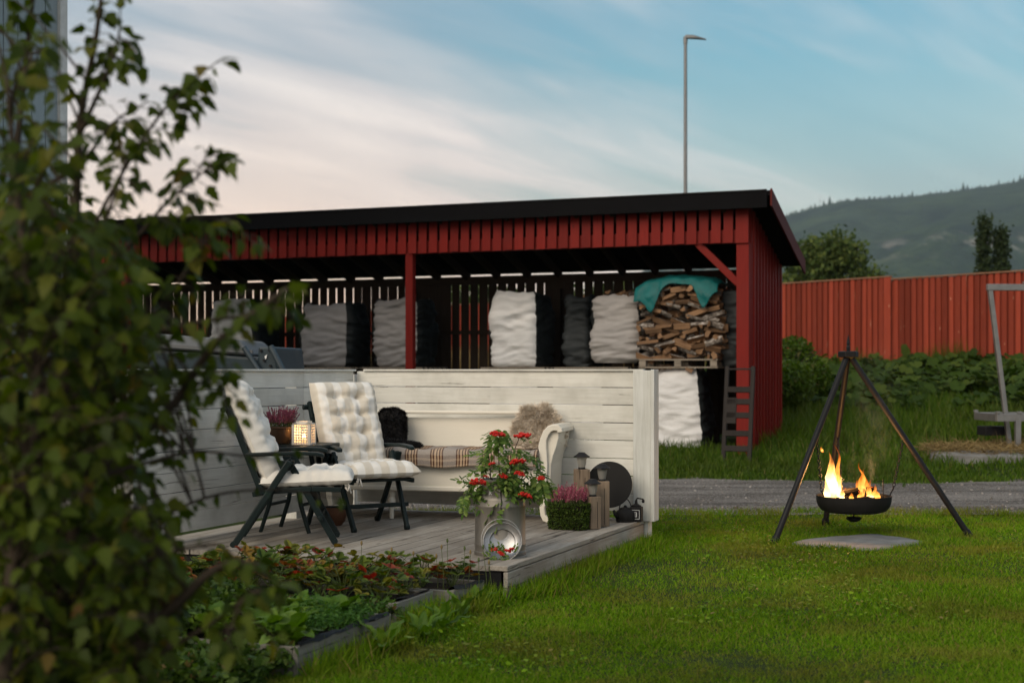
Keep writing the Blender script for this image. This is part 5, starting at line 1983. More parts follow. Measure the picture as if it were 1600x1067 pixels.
# ------------------------------------------------------------------ fire bowl on its tripod
APEX = Vector((2.53, 10.70, 1.365))
feet = [Vector((1.865, 10.13, 0)), Vector((3.40, 10.56, 0)), Vector((2.50, 11.36, 0))]
T0 = Vector((2.55, 10.62, 0))
tri = thing('fire_tripod', 'black steel tripod standing on the lawn over the stone slab', 'tripod', T0)
for k, f in enumerate(feet):
    a = APEX + (f - APEX) * .03 - T0
    b = f - T0
    d = (b - a)
    MB().tube([a, a + d * .985, b + Vector((0, 0, -.02))], [.0225, .0225, .021], 12).build('leg', MAT['metal_dark'], tri, smooth=True, sharp=50)
    MB().tube([a + d * .965, a + d * .995], .029, 12).build('foot', MAT['metal_dark'], tri, smooth=True, sharp=50)
at = APEX - T0
mb = MB()
mb.lathe([(.06, -.03), (.078, -.028), (.078, .012), (.06, .016), (.001, .016)], 6)
mb.build('head_plate', MAT['metal_dark'], tri, at, bevel=.004)
MB().lathe([(.013, 0), (.015, .03), (.010, .05), (.014, .06), (.001, .125)], 10).build('spike', MAT['metal_dark'], tri, at + Vector((0, 0, .014)))
FB = Vector((2.535, 10.55, 0))
RIM = .305
fb_ = thing('fire_bowl', 'round black fire bowl hanging on chains inside the tripod', 'fire bowl', FB)
prof = [(.001, .182), (.10, .182), (.19, .186), (.235, .20), (.262, .235), (.272, .27), (.2735, RIM), (.278, RIM + .002), (.277, RIM + .006), (.268, RIM + .004), (.264, .27), (.25, .235), (.20, .205), (.001, .20)]
MB().lathe(prof, 56).build('bowl', MAT['cast_iron'], fb_, smooth=True, sharp=35)
MB().lathe([(.006, .15), (.006, .184)], 8).build('drip_rod', MAT['metal_dark'], fb_)
MB().lathe([(.001, .112), (.03, .118), (.052, .132), (.057, .145), (.05, .150), (.001, .152)], 24).build('drip_cup', MAT['metal_dark'], fb_, smooth=True, sharp=40)


def chain(name, a, b, parent, L=.036, w=.010, r=.0033):
    a, b = Vector(a), Vector(b)
    d = b - a
    n_ = max(2, int(d.length / (L * .72)))
    ax = d.normalized()
    sd = ax.cross(Vector((0, 1, 0.1))).normalized()
    tw = ax.cross(sd)
    mb = MB()
    for k in range(n_):
        c = a + d * ((k + .5) / n_)
        e = sd if k % 2 else tw
        ring = []
        for q in range(10):
            g = 2 * PI * q / 10
            ring.append(c + ax * (L / 2 * math.cos(g)) + e * (w * math.sin(g)))
        mb.tube(ring, r, 5, closed=True)
    return mb.build(name, MAT['metal_dark'], parent, smooth=True)


def on_leg(k, t_):
    return APEX + (feet[k] - APEX) * t_


anch = [on_leg(0, .44) - FB, on_leg(1, .46) - FB, on_leg(2, .45) - FB]
ears = [Vector((-.235, -.10, RIM)), Vector((.265, .02, RIM)), Vector((-.02, .268, RIM))]
for a, e in zip(anch, ears):
    MB().tube([e + Vector((0, 0, -.03)), e + Vector((e.x * .06, e.y * .06, .02)), e + Vector((e.x * .12, e.y * .12, .05))], .005, 6).build('ear', MAT['metal_dark'], fb_)
    chain('chain', a, e + Vector((e.x * .12, e.y * .12, .045)), fb_)
for x_, h_ in ((-.10, .14), (.205, .125)):
    mb = MB()
    mb.tube([(x_, -.05, .24), (x_, -.05, RIM + h_)], .004, 6)
    mb.tube([(x_ - (.05 if x_ > 0 else -.02), -.05, RIM + h_ - .012), (x_, -.05, RIM + h_ - .012)], .0035, 6)
    mb.tube([(x_ - (.05 if x_ > 0 else -.02), -.05, RIM + .045), (x_, -.05, RIM + .045)], .003, 6)
    mb.build('grate_pin', MAT['metal_dark'], fb_)
rr = random.Random(12)
for k, (x_, y_, z_, rz, ry) in enumerate(((-.02, -.02, .285, 12, -5), (.06, .04, .32, -14, 8), (-.06, .10, .27, 60, 0), (.10, -.07, .275, 35, 4), (-.12, .02, .262, 100, 2), (.02, .0, .335, 8, -7), (.14, .08, .27, -40, 0))):
    mb = MB()
    L = rr.uniform(.20, .28)
    mb.tube([(-L / 2, 0, 0), (-L / 6, rr.uniform(-.008, .008), .005), (L / 6, 0, rr.uniform(-.006, .006)), (L / 2, 0, 0)], [.024, .031, .029, .022], 9)
    lg = mb.build('burning_log', MAT['char'], None, FB + Vector((x_, y_, z_)), (0, R(ry), R(rz)))
    tag(lg, ['charred log lying across the middle of the fire bowl', 'charred log tilted on top of the fire', 'charred log at the back of the fire bowl', 'charred log under the small orange flame', 'charred log under the tall flame', 'topmost blackened log of the fire', 'charred log at the right edge of the fire bowl'][k], 'log', 'logs burning in the fire bowl')


def tongue(h, r, seed, bend=.3, lobes=3):
    """a flame tongue: a twisted tapering body that swells low down and ends in a wisp"""
    nu, nv = 20, 30

    def pt(u, v):
        th = 2 * PI * u
        base = (math.sin(PI * min(1, v * .9 + .12)) ** .8) * (1 - v) ** .55
        k = r * base * (1 + .45 * nz(math.cos(th) * 1.2 + seed, math.sin(th) * 1.2, v * 4.5 + seed * 2) + .2 * nz(math.cos(th) * 3 + seed, math.sin(th) * 3, v * 9))
        cx = bend * h * (.22 * math.sin(v * 4.2 + seed) * v + .16 * nz(v * 3, seed * 3.3)) * 1.2
        cy = bend * h * .2 * nz(v * 3, seed * 7.1)
        return (cx + k * math.cos(th), cy + .6 * k * math.sin(th), h * v)
    return MB().grid(nu, nv, pt, wrap=True)


fl = thing('fire', 'bright yellow and orange flames licking up from the fire bowl', 'fire', FB + Vector((0, 0, RIM - .02)))


def fpx(x, dy=0.0):
    return (x - 800) / FPX * (FB.y + dy) - FB.x


for k, (x, h_, r_, dy, mt, bd) in enumerate(((1299, .36, .050, -.04, 'flame_hot', .22), (1303, .29, .042, .0, 'flame_hot', .28), (1296, .24, .040, .03, 'flame_hot', .2), (1310, .20, .030, -.03, 'flame_hot', .35), (1293, .14, .03, -.05, 'flame_hot', .3),
                                            (1316, .11, .026, .02, 'flame', .4), (1346, .235, .032, -.02, 'flame', .25), (1352, .17, .034, .02, 'flame', .3), (1341, .15, .026, .03, 'flame', .3), (1359, .155, .024, -.03, 'flame', .35),
                                            (1366, .115, .022, 0, 'flame', .3), (1370, .075, .026, -.06, 'flame', .5), (1360, .06, .03, -.07, 'flame_hot', .5), (1344, .065, .028, -.09, 'flame', .4), (1330, .055, .02, -.07, 'flame', .4), (1322, .09, .024, .03, 'flame', .4), (1334, .085, .022, .05, 'flame', .4), (1316, .075, .026, -.06, 'flame_hot', .4), (1306, .42, .020, .02, 'flame', .45), (1349, .29, .016, .01, 'flame', .5))):
    tongue(h_, r_, k * 1.7 + .3, bd).build('flame', MAT[mt], fl, (fpx(x, dy), dy, 0), smooth=True)
tongue(.05, .010, 9.3, .8).build('flame', MAT['flame'], fl, (fpx(1286), 0, .345), (0, R(-18), 0), smooth=True)
fd = bpy.data.lights.new('fire_light', 'POINT')
fd.energy = 65
fd.color = (1.0, .46, .14)
fd.shadow_soft_size = .08
fo = bpy.data.objects.new('fire_light', fd)
C.objects.link(fo)
fo.parent = fl
fo.location = (fpx(1310), -.02, .14)

# flat stone under the fire
SLB = Vector((2.40, 10.02, 0))
slab_px = [(1237, 852), (1250, 848), (1276, 845), (1300, 842), (1328, 841), (1350, 838), (1372, 839), (1396, 842), (1420, 845), (1443, 850), (1436, 854), (1415, 856), (1400, 858), (1384, 862), (1362, 864), (1338, 863), (1318, 858), (1296, 857), (1268, 857), (1248, 856)]
out = []
for (ax_, ay_), (bx_, by_) in zip(slab_px, slab_px[1:] + slab_px[:1]):
    for f in (0, .5):
        x_, y_ = ax_ + (bx_ - ax_) * f, ay_ + (by_ - ay_) * f
        Zg = EYE * FPX / (y_ - 580)
        out.append(((x_ - 800) / FPX * Zg - SLB.x + .008 * nz(x_ * .3, y_), Zg - SLB.y + .010 * nz(x_ * .3, y_ + 9)))
mb = MB()
vs, fs = [], []
for j, (sc, z) in enumerate(((1.0, -.05), (1.0, -.004), (.975, .006), (.7, .010), (.35, .011))):
    vs += [(x * sc, y * sc, z + .005 * nz(x * 6, y * 6, j)) for x, y in out]
for j in range(4):
    fs += [(j * 40 + i, j * 40 + (i + 1) % 40, (j + 1) * 40 + (i + 1) % 40, (j + 1) * 40 + i) for i in range(40)]
fs.append(tuple(160 + i for i in range(40)))
mb.add(vs, fs)


def in_slab(x, y, grow=1.0):
    inside = np.zeros(len(x), dtype=bool)
    px_, py_ = x - SLB.x, y - SLB.y
    for (ax_, ay_), (bx_, by_) in zip(out_slab, out_slab[1:] + out_slab[:1]):
        ax_, ay_, bx_, by_ = ax_ * grow, ay_ * grow, bx_ * grow, by_ * grow
        if ay_ == by_:
            continue
        c_ = ((ay_ > py_) != (by_ > py_)) & (px_ < (bx_ - ax_) * (py_ - ay_) / (by_ - ay_) + ax_)
        inside ^= c_
    return inside


out_slab = list(out)
slab = mb.build('stone_slab', MAT['concrete'], None, SLB + Vector((0, 0, .018)), smooth=True, sharp=40)
tag(slab, 'flat grey stone slab in the lawn under the fire bowl', 'slab')

# ------------------------------------------------------------------ ladder at the shed corner
LD = wp(1150, 580, 18.6)
lad = thing('ladder', 'short dark timber ladder leaning at the corner post of the shed', 'ladder', (LD.x, LD.y, 0), R(-25))
lh = 1.33
ln = R(-9)
for s_ in (-1, 1):
    MB().box((s_ * .175, 0, lh / 2 - .05), (.052, .045, lh + .06)).build('rail', MAT['ladder'], lad, (0, 0, 0), (ln, 0, 0), bevel=.004)
for zz in (.22, .42, .66, .84, 1.0):
    MB().box((0, 0, zz), (.31, .05, .075)).build('rung', MAT['ladder'], lad, (0, 0, 0), (ln, 0, 0), bevel=.004)
MB().box((0, 0, 1.275), (.31, .02, .022)).build('top_rail', MAT['ladder'], lad, (0, 0, 0), (ln, 0, 0))
MB().box((-.09, -.01, .72), (.13, .03, .34)).build('side_plate', MAT['ladder'], lad, (0, 0, 0), (ln, 0, 0))

# ------------------------------------------------------------------ grey swing frame on its pad
SW = wp(1577, 580, 18.7)
gz0 = ground_z(SW.x, SW.y)
sw = thing('swing_frame', 'grey steel swing frame standing at the edge of the picture before the red fence', 'swing', (SW.x, SW.y, gz0 + .10), R(4))
HT = 2.06
MB().bar((0, 0, 0), (-.265, 0, HT), .058, .058).build('post', MAT['steel'], sw, bevel=.006)
MB().bar((2.0, 0, 0), (2.265, 0, HT), .075, .075).build('post', MAT['steel'], sw, bevel=.006)
MB().box((1.0, 0, HT + .0), (2.60, .07, .085)).build('top_beam', MAT['steel'], sw, bevel=.006)
MB().box((1.15, 0, HT + .068), (1.9, .10, .02)).build('top_plate', MAT['steel'], sw)
for y0 in (-.30, .42):
    MB().box((.85, y0, .36), (2.3, .045, .10)).build('seat_rail', MAT['steel'], sw, bevel=.004)
for x0 in (-.285, 1.98):
    MB().box((x0, .06, .36), (.045, .70, .10)).build('seat_rail', MAT['steel'], sw, bevel=.004)
for (x0, y0) in ((-.285, -.30), (-.285, .42), (.42, -.30), (0.0, -.30)):
    MB().box((x0, y0 - .01, .425), (.05, .05, .03)).build('rail_cap', MAT['steel'], sw, bevel=.004)
MB().box((-.02, -.305, .19), (.07, .05, .42)).build('strut', MAT['steel'], sw)
for k in range(7):
    MB().box((-.15 + k * .33, .06, .318), (.12, .68, .02)).build('seat_slat', MAT['steel'], sw)
bx = MB().box((-.12, .22, .17), (.34, .30, .12)).build('step_box', MAT['metal_dark'], sw, bevel=.006)
PD = wp(1545, 580, 18.6)
pout = []
for k in range(44):
    a = 2 * PI * k / 44
    q = 1 + .06 * nz(math.cos(a) * 2 + 5, math.sin(a) * 2)
    pout.append((1.75 * math.copysign(abs(math.cos(a)) ** .7, math.cos(a)) * q + .95, .95 * math.copysign(abs(math.sin(a)) ** .8, math.sin(a)) * q))
vs, fs = [], []
for j, (sc, z) in enumerate(((1.0, -.30), (1.0, .02), (.97, .05), (.6, .09), (.2, .09))):
    vs += [(x * sc + .95 * (1 - sc), y * sc, z + .015 * nz(x * 3, y * 3, j)) for x, y in pout]
for j in range(4):
    fs += [(j * 44 + i, j * 44 + (i + 1) % 44, (j + 1) * 44 + (i + 1) % 44, (j + 1) * 44 + i) for i in range(44)]
fs.append(tuple(176 + i for i in range(44)))
pad_z = ground_z(PD.x, PD.y)
po = MB().add(vs, fs).build('concrete_pad', MAT['concrete'], None, (PD.x, PD.y, pad_z), smooth=True, sharp=40)
tag(po, 'low concrete pad strewn with dry grass under the swing frame', 'pad')
n = 9000
rng = np.random.default_rng(17)
a = rng.random(n) * 2 * PI
q = np.sqrt(rng.random(n)) * 1.05
pos = np.stack([PD.x + .95 + 1.72 * np.cos(a) * q, PD.y + .93 * np.sin(a) * q, pad_z + .05 + .08 * rng.random(n)], 1)
d = rng.normal(size=(n, 3)) * np.array([1, 1, .35])
blade = np.array([(-.5, 0, 0), (.5, 0, 0), (.4, .5, .12), (-.4, .5, .12), (0, 1, 0)], float)
blade_f = np.array([(0, 1, 2), (0, 2, 3), (3, 2, 4)])
V, F = scatter(blade, blade_f, pos, frames(d, unit(n, rng)), np.stack([np.full(n, .008), .10 + .16 * rng.random(n), .10 + .1 * rng.random(n)], 1))
hy_ = put('hay', np_mesh('hay', V, F, MAT['hay']))
stuff(hy_)
hy_['label'] = 'dry brown grass clippings heaped on the concrete pad'

# ------------------------------------------------------------------ raised beds


def bed(label, corner, depth, width, height, left_boards=True):
    t = thing('raised_bed', label, 'raised bed', (corner.x, corner.y, 0), FRAME, 'raised beds before the deck')
    MB().box((-.012, depth / 2, height / 2 - .02), (.024, depth, height + .04)).build('side_board', MAT['bed_board'], t, bevel=.003)
    MB().box((-width + .012, depth / 2, height / 2 - .02), (.024, depth, height + .04)).build('side_board', MAT['bed_board'], t, bevel=.003)
    for y in (.012, depth - .012):
        MB().box((-width / 2, y, height / 2 - .02), (width - .05, .024, height + .036)).build('end_board', MAT['bed_board_x'], t, bevel=.003)
    # black liner folded over the rim
    def lin(u, v):
        y = .02 + (depth - .04) * u
        w_ = .012 * nz(y * 6, v * 3, corner.x) + .006 * nz(y * 15, v * 5)
        if v < .5:
            return (-.16 + v * 2 * .15, y, height - .05 + v * 2 * .06 + w_)
        return (-.012 + (v - .5) * 2 * .018 * (1 if nz(y * 2.2, corner.y) > -.1 else .2), y, height + .012 - (v - .5) * .05 * max(0, nz(y * 2.2, corner.y) + .3) + w_)
    MB().grid(40, 9, lin).build('liner', MAT['liner'], t, smooth=True)
    MB().box((-width / 2, depth / 2, height * .42), (width - .06, depth - .06, height * .75)).build('soil', MAT['soil'], t)
    return t


BC1, BC2, BC3 = Vector((-.861, 5.71, 0)), Vector((-.552, 6.78, 0)), Vector((-.295, 7.20, 0))
bed('grey board raised bed of lettuce and carrots nearest the lawn front', BC1, .84, 2.0, .125)
bed('middle raised bed of red tinged strawberry plants', BC2, .42, 1.9, .125)
bed('narrow raised bed of strawberries against the deck edge', BC3, .40, 1.7, .12)


def bpt(c, u, v, z=0):
    return Vector((c.x, c.y, 0)) + AX * u + DX * v + Vector((0, 0, z))


# strawberry plants
sl_half = [(.0, .0), (.20, .10), (.36, .32), (.42, .52), (.36, .62), (.38, .74), (.26, .82), (.22, .94), (.08, .98), (.0, 1.02)]
slv = [(0, .0, 0), (0, .5, 0), (0, 1.02, -.06)]
outline = sl_half[1:-1]
vs = [(0, 0, 0), (0, .35, .0), (0, .7, -.01), (0, 1.02, -.08)] + [(x, y, .10 * x - .05 * y * y) for x, y in outline] + [(-x, y, .10 * x - .05 * y * y) for x, y in outline]
k0, k1 = 4, 4 + len(outline)
tris = []
for k in (k0, k1):
    idx = list(range(k, k + len(outline)))
    mid = [0, 1, 1, 2, 2, 2, 3, 3]
    tris.append((0, idx[0], 1))
    for q in range(len(idx) - 1):
        m_ = 1 if q < 2 else 2
        tris.append((idx[q], idx[q + 1], m_))
    tris.append((1, idx[2], 2))
    tris.append((idx[-1], 3, 2))
slv = np.array(vs, float)
slf = np.array(tris)
Rs = []
for a in (0, 80, -80):
    c_, s_ = math.cos(R(a)), math.sin(R(a))
    Rs.append(np.array([[c_, s_, 0], [-s_, c_, 0], [0, 0, 1]]) @ np.array([[1, 0, 0], [0, .95, .3], [0, -.3, .95]]).T)
V, F = scatter(slv, slf, np.zeros((3, 3)), np.array(Rs), np.full(3, .042))
straw_leaf = np_mesh('leaf', V, F, MAT['straw_leaf'])


def straw_proto(seed, n_, spread, h):
    r_ = random.Random(seed)
    out_, pet = [], MB()
    for k in range(n_):
        a = r_.uniform(0, 2 * PI)
        q = spread * math.sqrt(r_.random())
        p = Vector((q * math.cos(a), q * math.sin(a), h * r_.uniform(.35, 1.0)))
        pet.tube([(0, 0, 0), p * .55 + Vector((0, 0, .03)), p], [.0022, .0018, .0014], 4)
        d = Vector((math.cos(a) + r_.uniform(-.5, .5), math.sin(a) + r_.uniform(-.5, .5), r_.uniform(-.5, .25))).normalized()
        n__ = Vector((r_.uniform(-.4, .4), r_.uniform(-.7, .2), 1))
        s_ = d.cross(n__).normalized()
        M_ = Matrix((s_, d, s_.cross(d))).transposed().to_4x4()
        M_.translation = p
        out_.append(M_ @ Matrix.Scale(r_.uniform(.75, 1.25), 4))
    return out_, pet.mesh('stalks', MAT['stem_green'])


protos = [straw_proto(k, 22, .125, .15) for k in range(4)]
ords = ['first', 'second', 'third', 'fourth', 'fifth', 'sixth', 'seventh', 'eighth', 'ninth', 'tenth', 'eleventh']
cnt = 0
for c, name, us, vv in ((BC3, 'strawberry plant in the bed along the deck, %s from the milk can', [-.10 - .165 * k for k in range(9)], .2), (BC2, 'strawberry plant in the back row of the middle bed, %s from its lawn end', [-.12 - .17 * k for k in range(9)], .30),
                       (BC2, 'strawberry plant in the front row of the middle bed, %s from its lawn end', [-.16 - .19 * k for k in range(8)], .12)):
    for k, u in enumerate(us):
        p = bpt(c, u + random.uniform(-.03, .03), vv + random.uniform(-.06, .06), .085)
        t = thing('strawberry_plant', name % ords[k], 'plant', p, random.uniform(0, 6.28), 'strawberry plants in the raised beds')
        mats_, pm = protos[cnt % 4]
        put('stalks', pm, t)
        for M_ in mats_:
            put('leaf', straw_leaf, t, matrix=M_)
        t.scale = (random.uniform(1.0, 1.25),) * 3
        cnt += 1

# lettuce and other broad leaves


def broad_leaf(seed, L=.17, W=.042, curl=.35, wave=.012):
    def f(u, v):
        x = (u - .5) * 2
        w_ = W * (math.sin(PI * min(1, .06 + v * .94)) ** .6) * (1 - .3 * v) * (.35 + .75 * min(1, v * 2.2))
        return (x * w_, L * v * (1 - .15 * v), .35 * abs(x) * w_ - curl * L * v * v + wave * math.sin(v * 17 + seed) * abs(x) + wave * .6 * nz(x * 2, v * 6, seed))
    return MB().grid(7, 12, f).mesh('leaf', MAT['lettuce_one'], True)


bl = [broad_leaf(k) for k in range(4)]
bl_long = [broad_leaf(k + 8, .21, .030, .25, .008) for k in range(3)]


def rosette(name, label, loc, n_, meshes, tilt=(25, 70), sc=1.0, group=None, cat='plant'):
    t = thing(name, label, cat, loc, random.uniform(0, 6.28), group)
    MB().lathe([(.006, -.03), (.010, 0), (.004, .02)], 8).build('crown_stem', MAT['stem_green'], t)
    for k in range(n_):
        a = 2 * PI * k / n_ * 1.618 * 1.3 + random.uniform(-.3, .3)
        ti = R(random.uniform(*tilt))
        M_ = Matrix.Rotation(a, 4, 'Z') @ Matrix.Rotation(ti, 4, 'X') @ Matrix.Scale(sc * random.uniform(.75, 1.15), 4)
        put('leaf', random.choice(meshes), t, matrix=M_)
    return t


lets = [(-.10, .10), (-.28, .16), (-.46, .10), (-.62, .22), (-.30, .40), (-.52, .46), (-.74, .40), (-.86, .14), (-.95, .5), (-.16, .62), (-.40, .70)]
lab_l = ['lettuce at the front corner of the nearest raised bed', 'lettuce second from the front corner of the nearest bed', 'lettuce third along the front board of the nearest bed', 'lettuce fourth along the front board of the nearest bed', 'lettuce behind the first pair in the nearest bed',
         'lettuce in the middle of the nearest raised bed', 'lettuce in the shade of the shrub, middle row', 'lettuce in the shade of the shrub, front row', 'lettuce deepest in the shade of the shrub', 'lettuce behind the carrot tops in the nearest bed', 'lettuce at the back board of the nearest bed']
for (u, v), lb in zip(lets, lab_l):
    rosette('lettuce_plant', lb, bpt(BC1, u, v, .09), 13, bl, (30, 80), random.uniform(1.1, 1.4), 'lettuces in the nearest bed')
docks = [((690, 975), 6.75, 'broad leaved weed growing beside the middle bed on the lawn'), ((718, 955), 7.0, 'broad leaved weed between the beds and the deck corner'), ((660, 985), 6.5, 'broad leaved weed at the corner of the front bed'), ((742, 940), 7.3, 'broad leaved weed under the deck corner'),
         ((600, 1005), 6.2, 'broad leaved weed against the grey side board of the front bed')]
for (x, y), Zp, lb in docks:
    p = wp(x, y, Zp)
    rosette('dock_weed', lb, (p.x, Zp, 0), 8, bl_long, (35, 82), random.uniform(.8, 1.1), 'broad leaved weeds beside the beds', 'weed')

# feathery carrot tops and dark herbs: masses that cannot be counted
def frondlets(n_, region, h, mat, name, label, size, seed, droop=.4):
    rng = np.random.default_rng(seed)
    P, D = [], []
    for k in range(n_):
        b = region(rng)
        a = rng.uniform(0, 2 * PI)
        tip = b + Vector((math.cos(a) * .07, math.sin(a) * .07, h * rng.uniform(.6, 1.1)))
        for q in range(16):
            t_ = .35 + .65 * rng.random()
            p = b.lerp(tip, t_) + Vector((0, 0, -droop * .05 * t_ * t_))
            P.append(tuple(p + Vector(rng.normal(size=3)) * .014))
            D.append(np.array([math.cos(a), math.sin(a), .2]) + rng.normal(size=3) * .7)
    P, D = np.array(P), np.array(D)
    V, F = scatter(diam, diam_f, P, frames(D, unit(len(P), rng)), np.array(size)[None, :] * (.7 + .6 * rng.random(len(P)))[:, None])
    o = put(name, np_mesh(name, V, F, MAT[mat]))
    stuff(o)
    o['label'] = label


frondlets(330, lambda r: bpt(BC1, -r.uniform(.03, .46), r.uniform(.30, .80), .10), .11, 'carrot', 'carrot_greens', 'feathery carrot tops in the back of the nearest bed', (.007, .026, .01), 3)
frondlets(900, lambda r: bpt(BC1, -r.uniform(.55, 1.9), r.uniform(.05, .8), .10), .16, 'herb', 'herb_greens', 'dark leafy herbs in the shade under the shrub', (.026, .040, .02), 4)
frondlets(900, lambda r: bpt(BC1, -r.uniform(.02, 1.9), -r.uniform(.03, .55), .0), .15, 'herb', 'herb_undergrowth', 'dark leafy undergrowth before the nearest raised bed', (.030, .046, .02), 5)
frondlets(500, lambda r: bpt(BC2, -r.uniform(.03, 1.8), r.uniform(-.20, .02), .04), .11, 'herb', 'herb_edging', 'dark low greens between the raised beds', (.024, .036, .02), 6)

# thin flower stalks before the deck
for k, (x, y0, y1, Zp) in enumerate(((699, 930, 848, 7.5), (690, 935, 858, 7.4), (682, 930, 872, 7.45), (726, 930, 860, 7.55), (646, 925, 868, 7.4), (735, 928, 866, 7.5), (755, 930, 858, 7.5), (565, 920, 852, 7.4), (612, 922, 862, 7.4), (748, 925, 878, 7.45), (764, 925, 882, 7.5))):
    p1 = wp(x, y1, Zp)
    b = wp(x + random.uniform(-8, 8), y0, Zp)
    t = thing('flower_stalk', 'thin seed stalk before the deck edge, %s of its row' % ords[k], 'weed', (b.x, b.y, 0.03), 0, 'thin stalks before the deck')
    v = Vector((p1.x - b.x, 0, p1.z - .03))
    MB().tube([(0, 0, 0), v * .5 + Vector((.006, 0, 0)), v], [.0022, .0018, .0014], 5).build('stalk', MAT['stem_green'], t)
    MB().lathe([(.001, 0), (.005, .006), (.006, .013), (.004, .022), (.001, .026)], 8).build('seed_head', MAT['hay'] if k % 3 else MAT['stem_green'], t, v)

# ------------------------------------------------------------------ grass


def in_rect(x, y, c, u0, u1, v0, v1):
    dx_, dy_ = x - c.x, y - c.y
    u = dx_ * AX.x + dy_ * AX.y
    v = dx_ * DX.x + dy_ * DX.y
    return (u > u0) & (u < u1) & (v > v0) & (v < v1)


def grass(name, label, x, y, h, w, mat, seed, lean=.55, zfun=None):
    rng = np.random.default_rng(seed)
    n_ = len(x)
    z = np.array([zfun(a, b) for a, b in zip(x, y)]) if zfun else np.zeros(n_)
    pos = np.stack([x, y, z - .004], 1)
    d = np.stack([rng.normal(size=n_) * lean, rng.normal(size=n_) * lean, np.ones(n_)], 1)
    tv = np.array([(-.5, 0, 0), (.5, 0, 0), (.40, .55, .06), (-.40, .55, .06), (0, 1, .26)], float)
    tf = np.array([(0, 1, 2), (0, 2, 3), (3, 2, 4)])
    V, F = scatter(tv, tf, pos, frames(d, rng.normal(size=(n_, 3)) + np.array([0, -.6, 0])), np.stack([w, h, h], 1))
    o = put(name, np_mesh(name, V, F, MAT[mat]))
    stuff(o)
    o['label'] = label
    return o


rng = np.random.default_rng(21)
# lawn, denser near the camera
N0 = 440000
yy = 5.2 + (12.4 - 5.2) * rng.random(N0) ** 1.25
xx = (rng.random(N0) * 2 - 1) * (.375 * yy + .35) + .8 * rng.random(N0) ** 3
keep = ~in_rect(xx, yy, R0, -2.6, -.0, -2.6, .4) & ~in_rect(xx, yy, BC1, -2.1, .0, 0, .86) & ~in_rect(xx, yy, BC2, -2, 0, 0, .43) & ~in_rect(xx, yy, BC3, -1.8, 0, 0, .41)
keep &= ~((xx < -1.0) & (yy > 7.2))
keep &= ~in_slab(xx, yy, .99)
edge_n = np.array([0.30 * nz(a * .8, 5.5) + .14 * nz(a * 3.1, 1.5) for a in xx])
keep &= yy < ROAD_NEAR + .04 + edge_n
xx, yy = xx[keep], yy[keep]
cl = np.array([nz(a * 1.1, b * 1.1) * .6 + nz(a * 3.7, b * 3.7, 4) * .5 for a, b in zip(xx, yy)])
hgt = (.020 + .022 * rng.random(len(xx))) * (1 + .75 * cl)
near_slab = in_slab(xx, yy, 1.3)
hgt[near_slab] *= 1.35
grass('lawn_grass', 'short green lawn grass with paler dry patches', xx, yy, hgt, (.0032 + .0026 * rng.random(len(xx))) * (yy / 7.5) ** .6, 'lawn', 1, .9)
# clover and small broad weeds in the lawn
n = 9000
yc = 5.3 + 6.2 * rng.random(n) ** 1.3
xc = (rng.random(n) * 2 - 1) * (.375 * yc + .3)
pm = np.array([nz(a * .9 + 7, b * .9) for a, b in zip(xc, yc)]) > .12
pm &= ~in_rect(xc, yc, R0, -2.6, .02, -2.62, .4) & ~in_rect(xc, yc, BC1, -2.1, .0, 0, .86) & ~in_rect(xc, yc, BC2, -2, 0, 0, .43) & ~in_rect(xc, yc, BC3, -1.8, 0, 0, .41)
pm &= ~in_slab(xc, yc, 1.02)
xc, yc = xc[pm], yc[pm]
m_ = len(xc)
V, F = scatter(lf, lf_f, np.stack([xc, yc, .022 + .022 * rng.random(m_)], 1), frames(rng.normal(size=(m_, 3)) * np.array([1, 1, .35]), np.array([0, -.2, 1]) + rng.normal(size=(m_, 3)) * .3), (.014 + .016 * rng.random(m_))[:, None] * np.array([1.5, 1, 1])[None, :])
o = put('clover', np_mesh('clover', V, F, MAT['lawn']))
stuff(o)
o['label'] = 'low clover and small weeds growing in the lawn'
# taller grass along deck, beds, tripod feet and road edge
P_ = []
for k in range(5200):
    s_ = rng.random()
    p = R0 + AX * (.015 + abs(rng.normal()) * .07) + DX * (-2.62 + 2.7 * s_)
    P_.append((p.x, p.y, .05 + .08 * rng.random()))
for k in range(3200):
    c, L = ((BC1, .85), (BC2, .43), (BC3, .41))[int(rng.integers(3))]
    p = c + AX * (.01 + abs(rng.normal()) * .07) + DX * (L * rng.random())
    P_.append((p.x, p.y, .05 + .10 * rng.random()))
for f in feet:
    for k in range(260):
        P_.append((f.x + rng.normal() * .07, f.y + .02 + rng.normal() * .05, .035 + .04 * rng.random()))
for k in range(2200):
    i_ = int(rng.integers(len(out_slab)))
    f_2 = rng.random()
    (ax_, ay_), (bx_, by_) = out_slab[i_], out_slab[(i_ + 1) % len(out_slab)]
    w_ = 1.0 + .035 * rng.normal()
    P_.append((SLB.x + (ax_ + (bx_ - ax_) * f_2) * w_, SLB.y + (ay_ + (by_ - ay_) * f_2) * w_, .022 + .035 * rng.random()))
for k in range(9000):
    x_ = -1 + 6.5 * rng.random()
    P_.append((x_, ROAD_NEAR + .30 * nz(x_ * .8, 5.5) + .14 * nz(x_ * 3.1, 1.5) - rng.normal() * .10, .04 + .05 * rng.random()))
P_ = np.array(P_)
grass('edge_grass', 'longer grass fringing deck, beds and road', P_[:, 0], P_[:, 1], P_[:, 2], .0035 + .002 * rng.random(len(P_)), 'lawn', 2, .5)
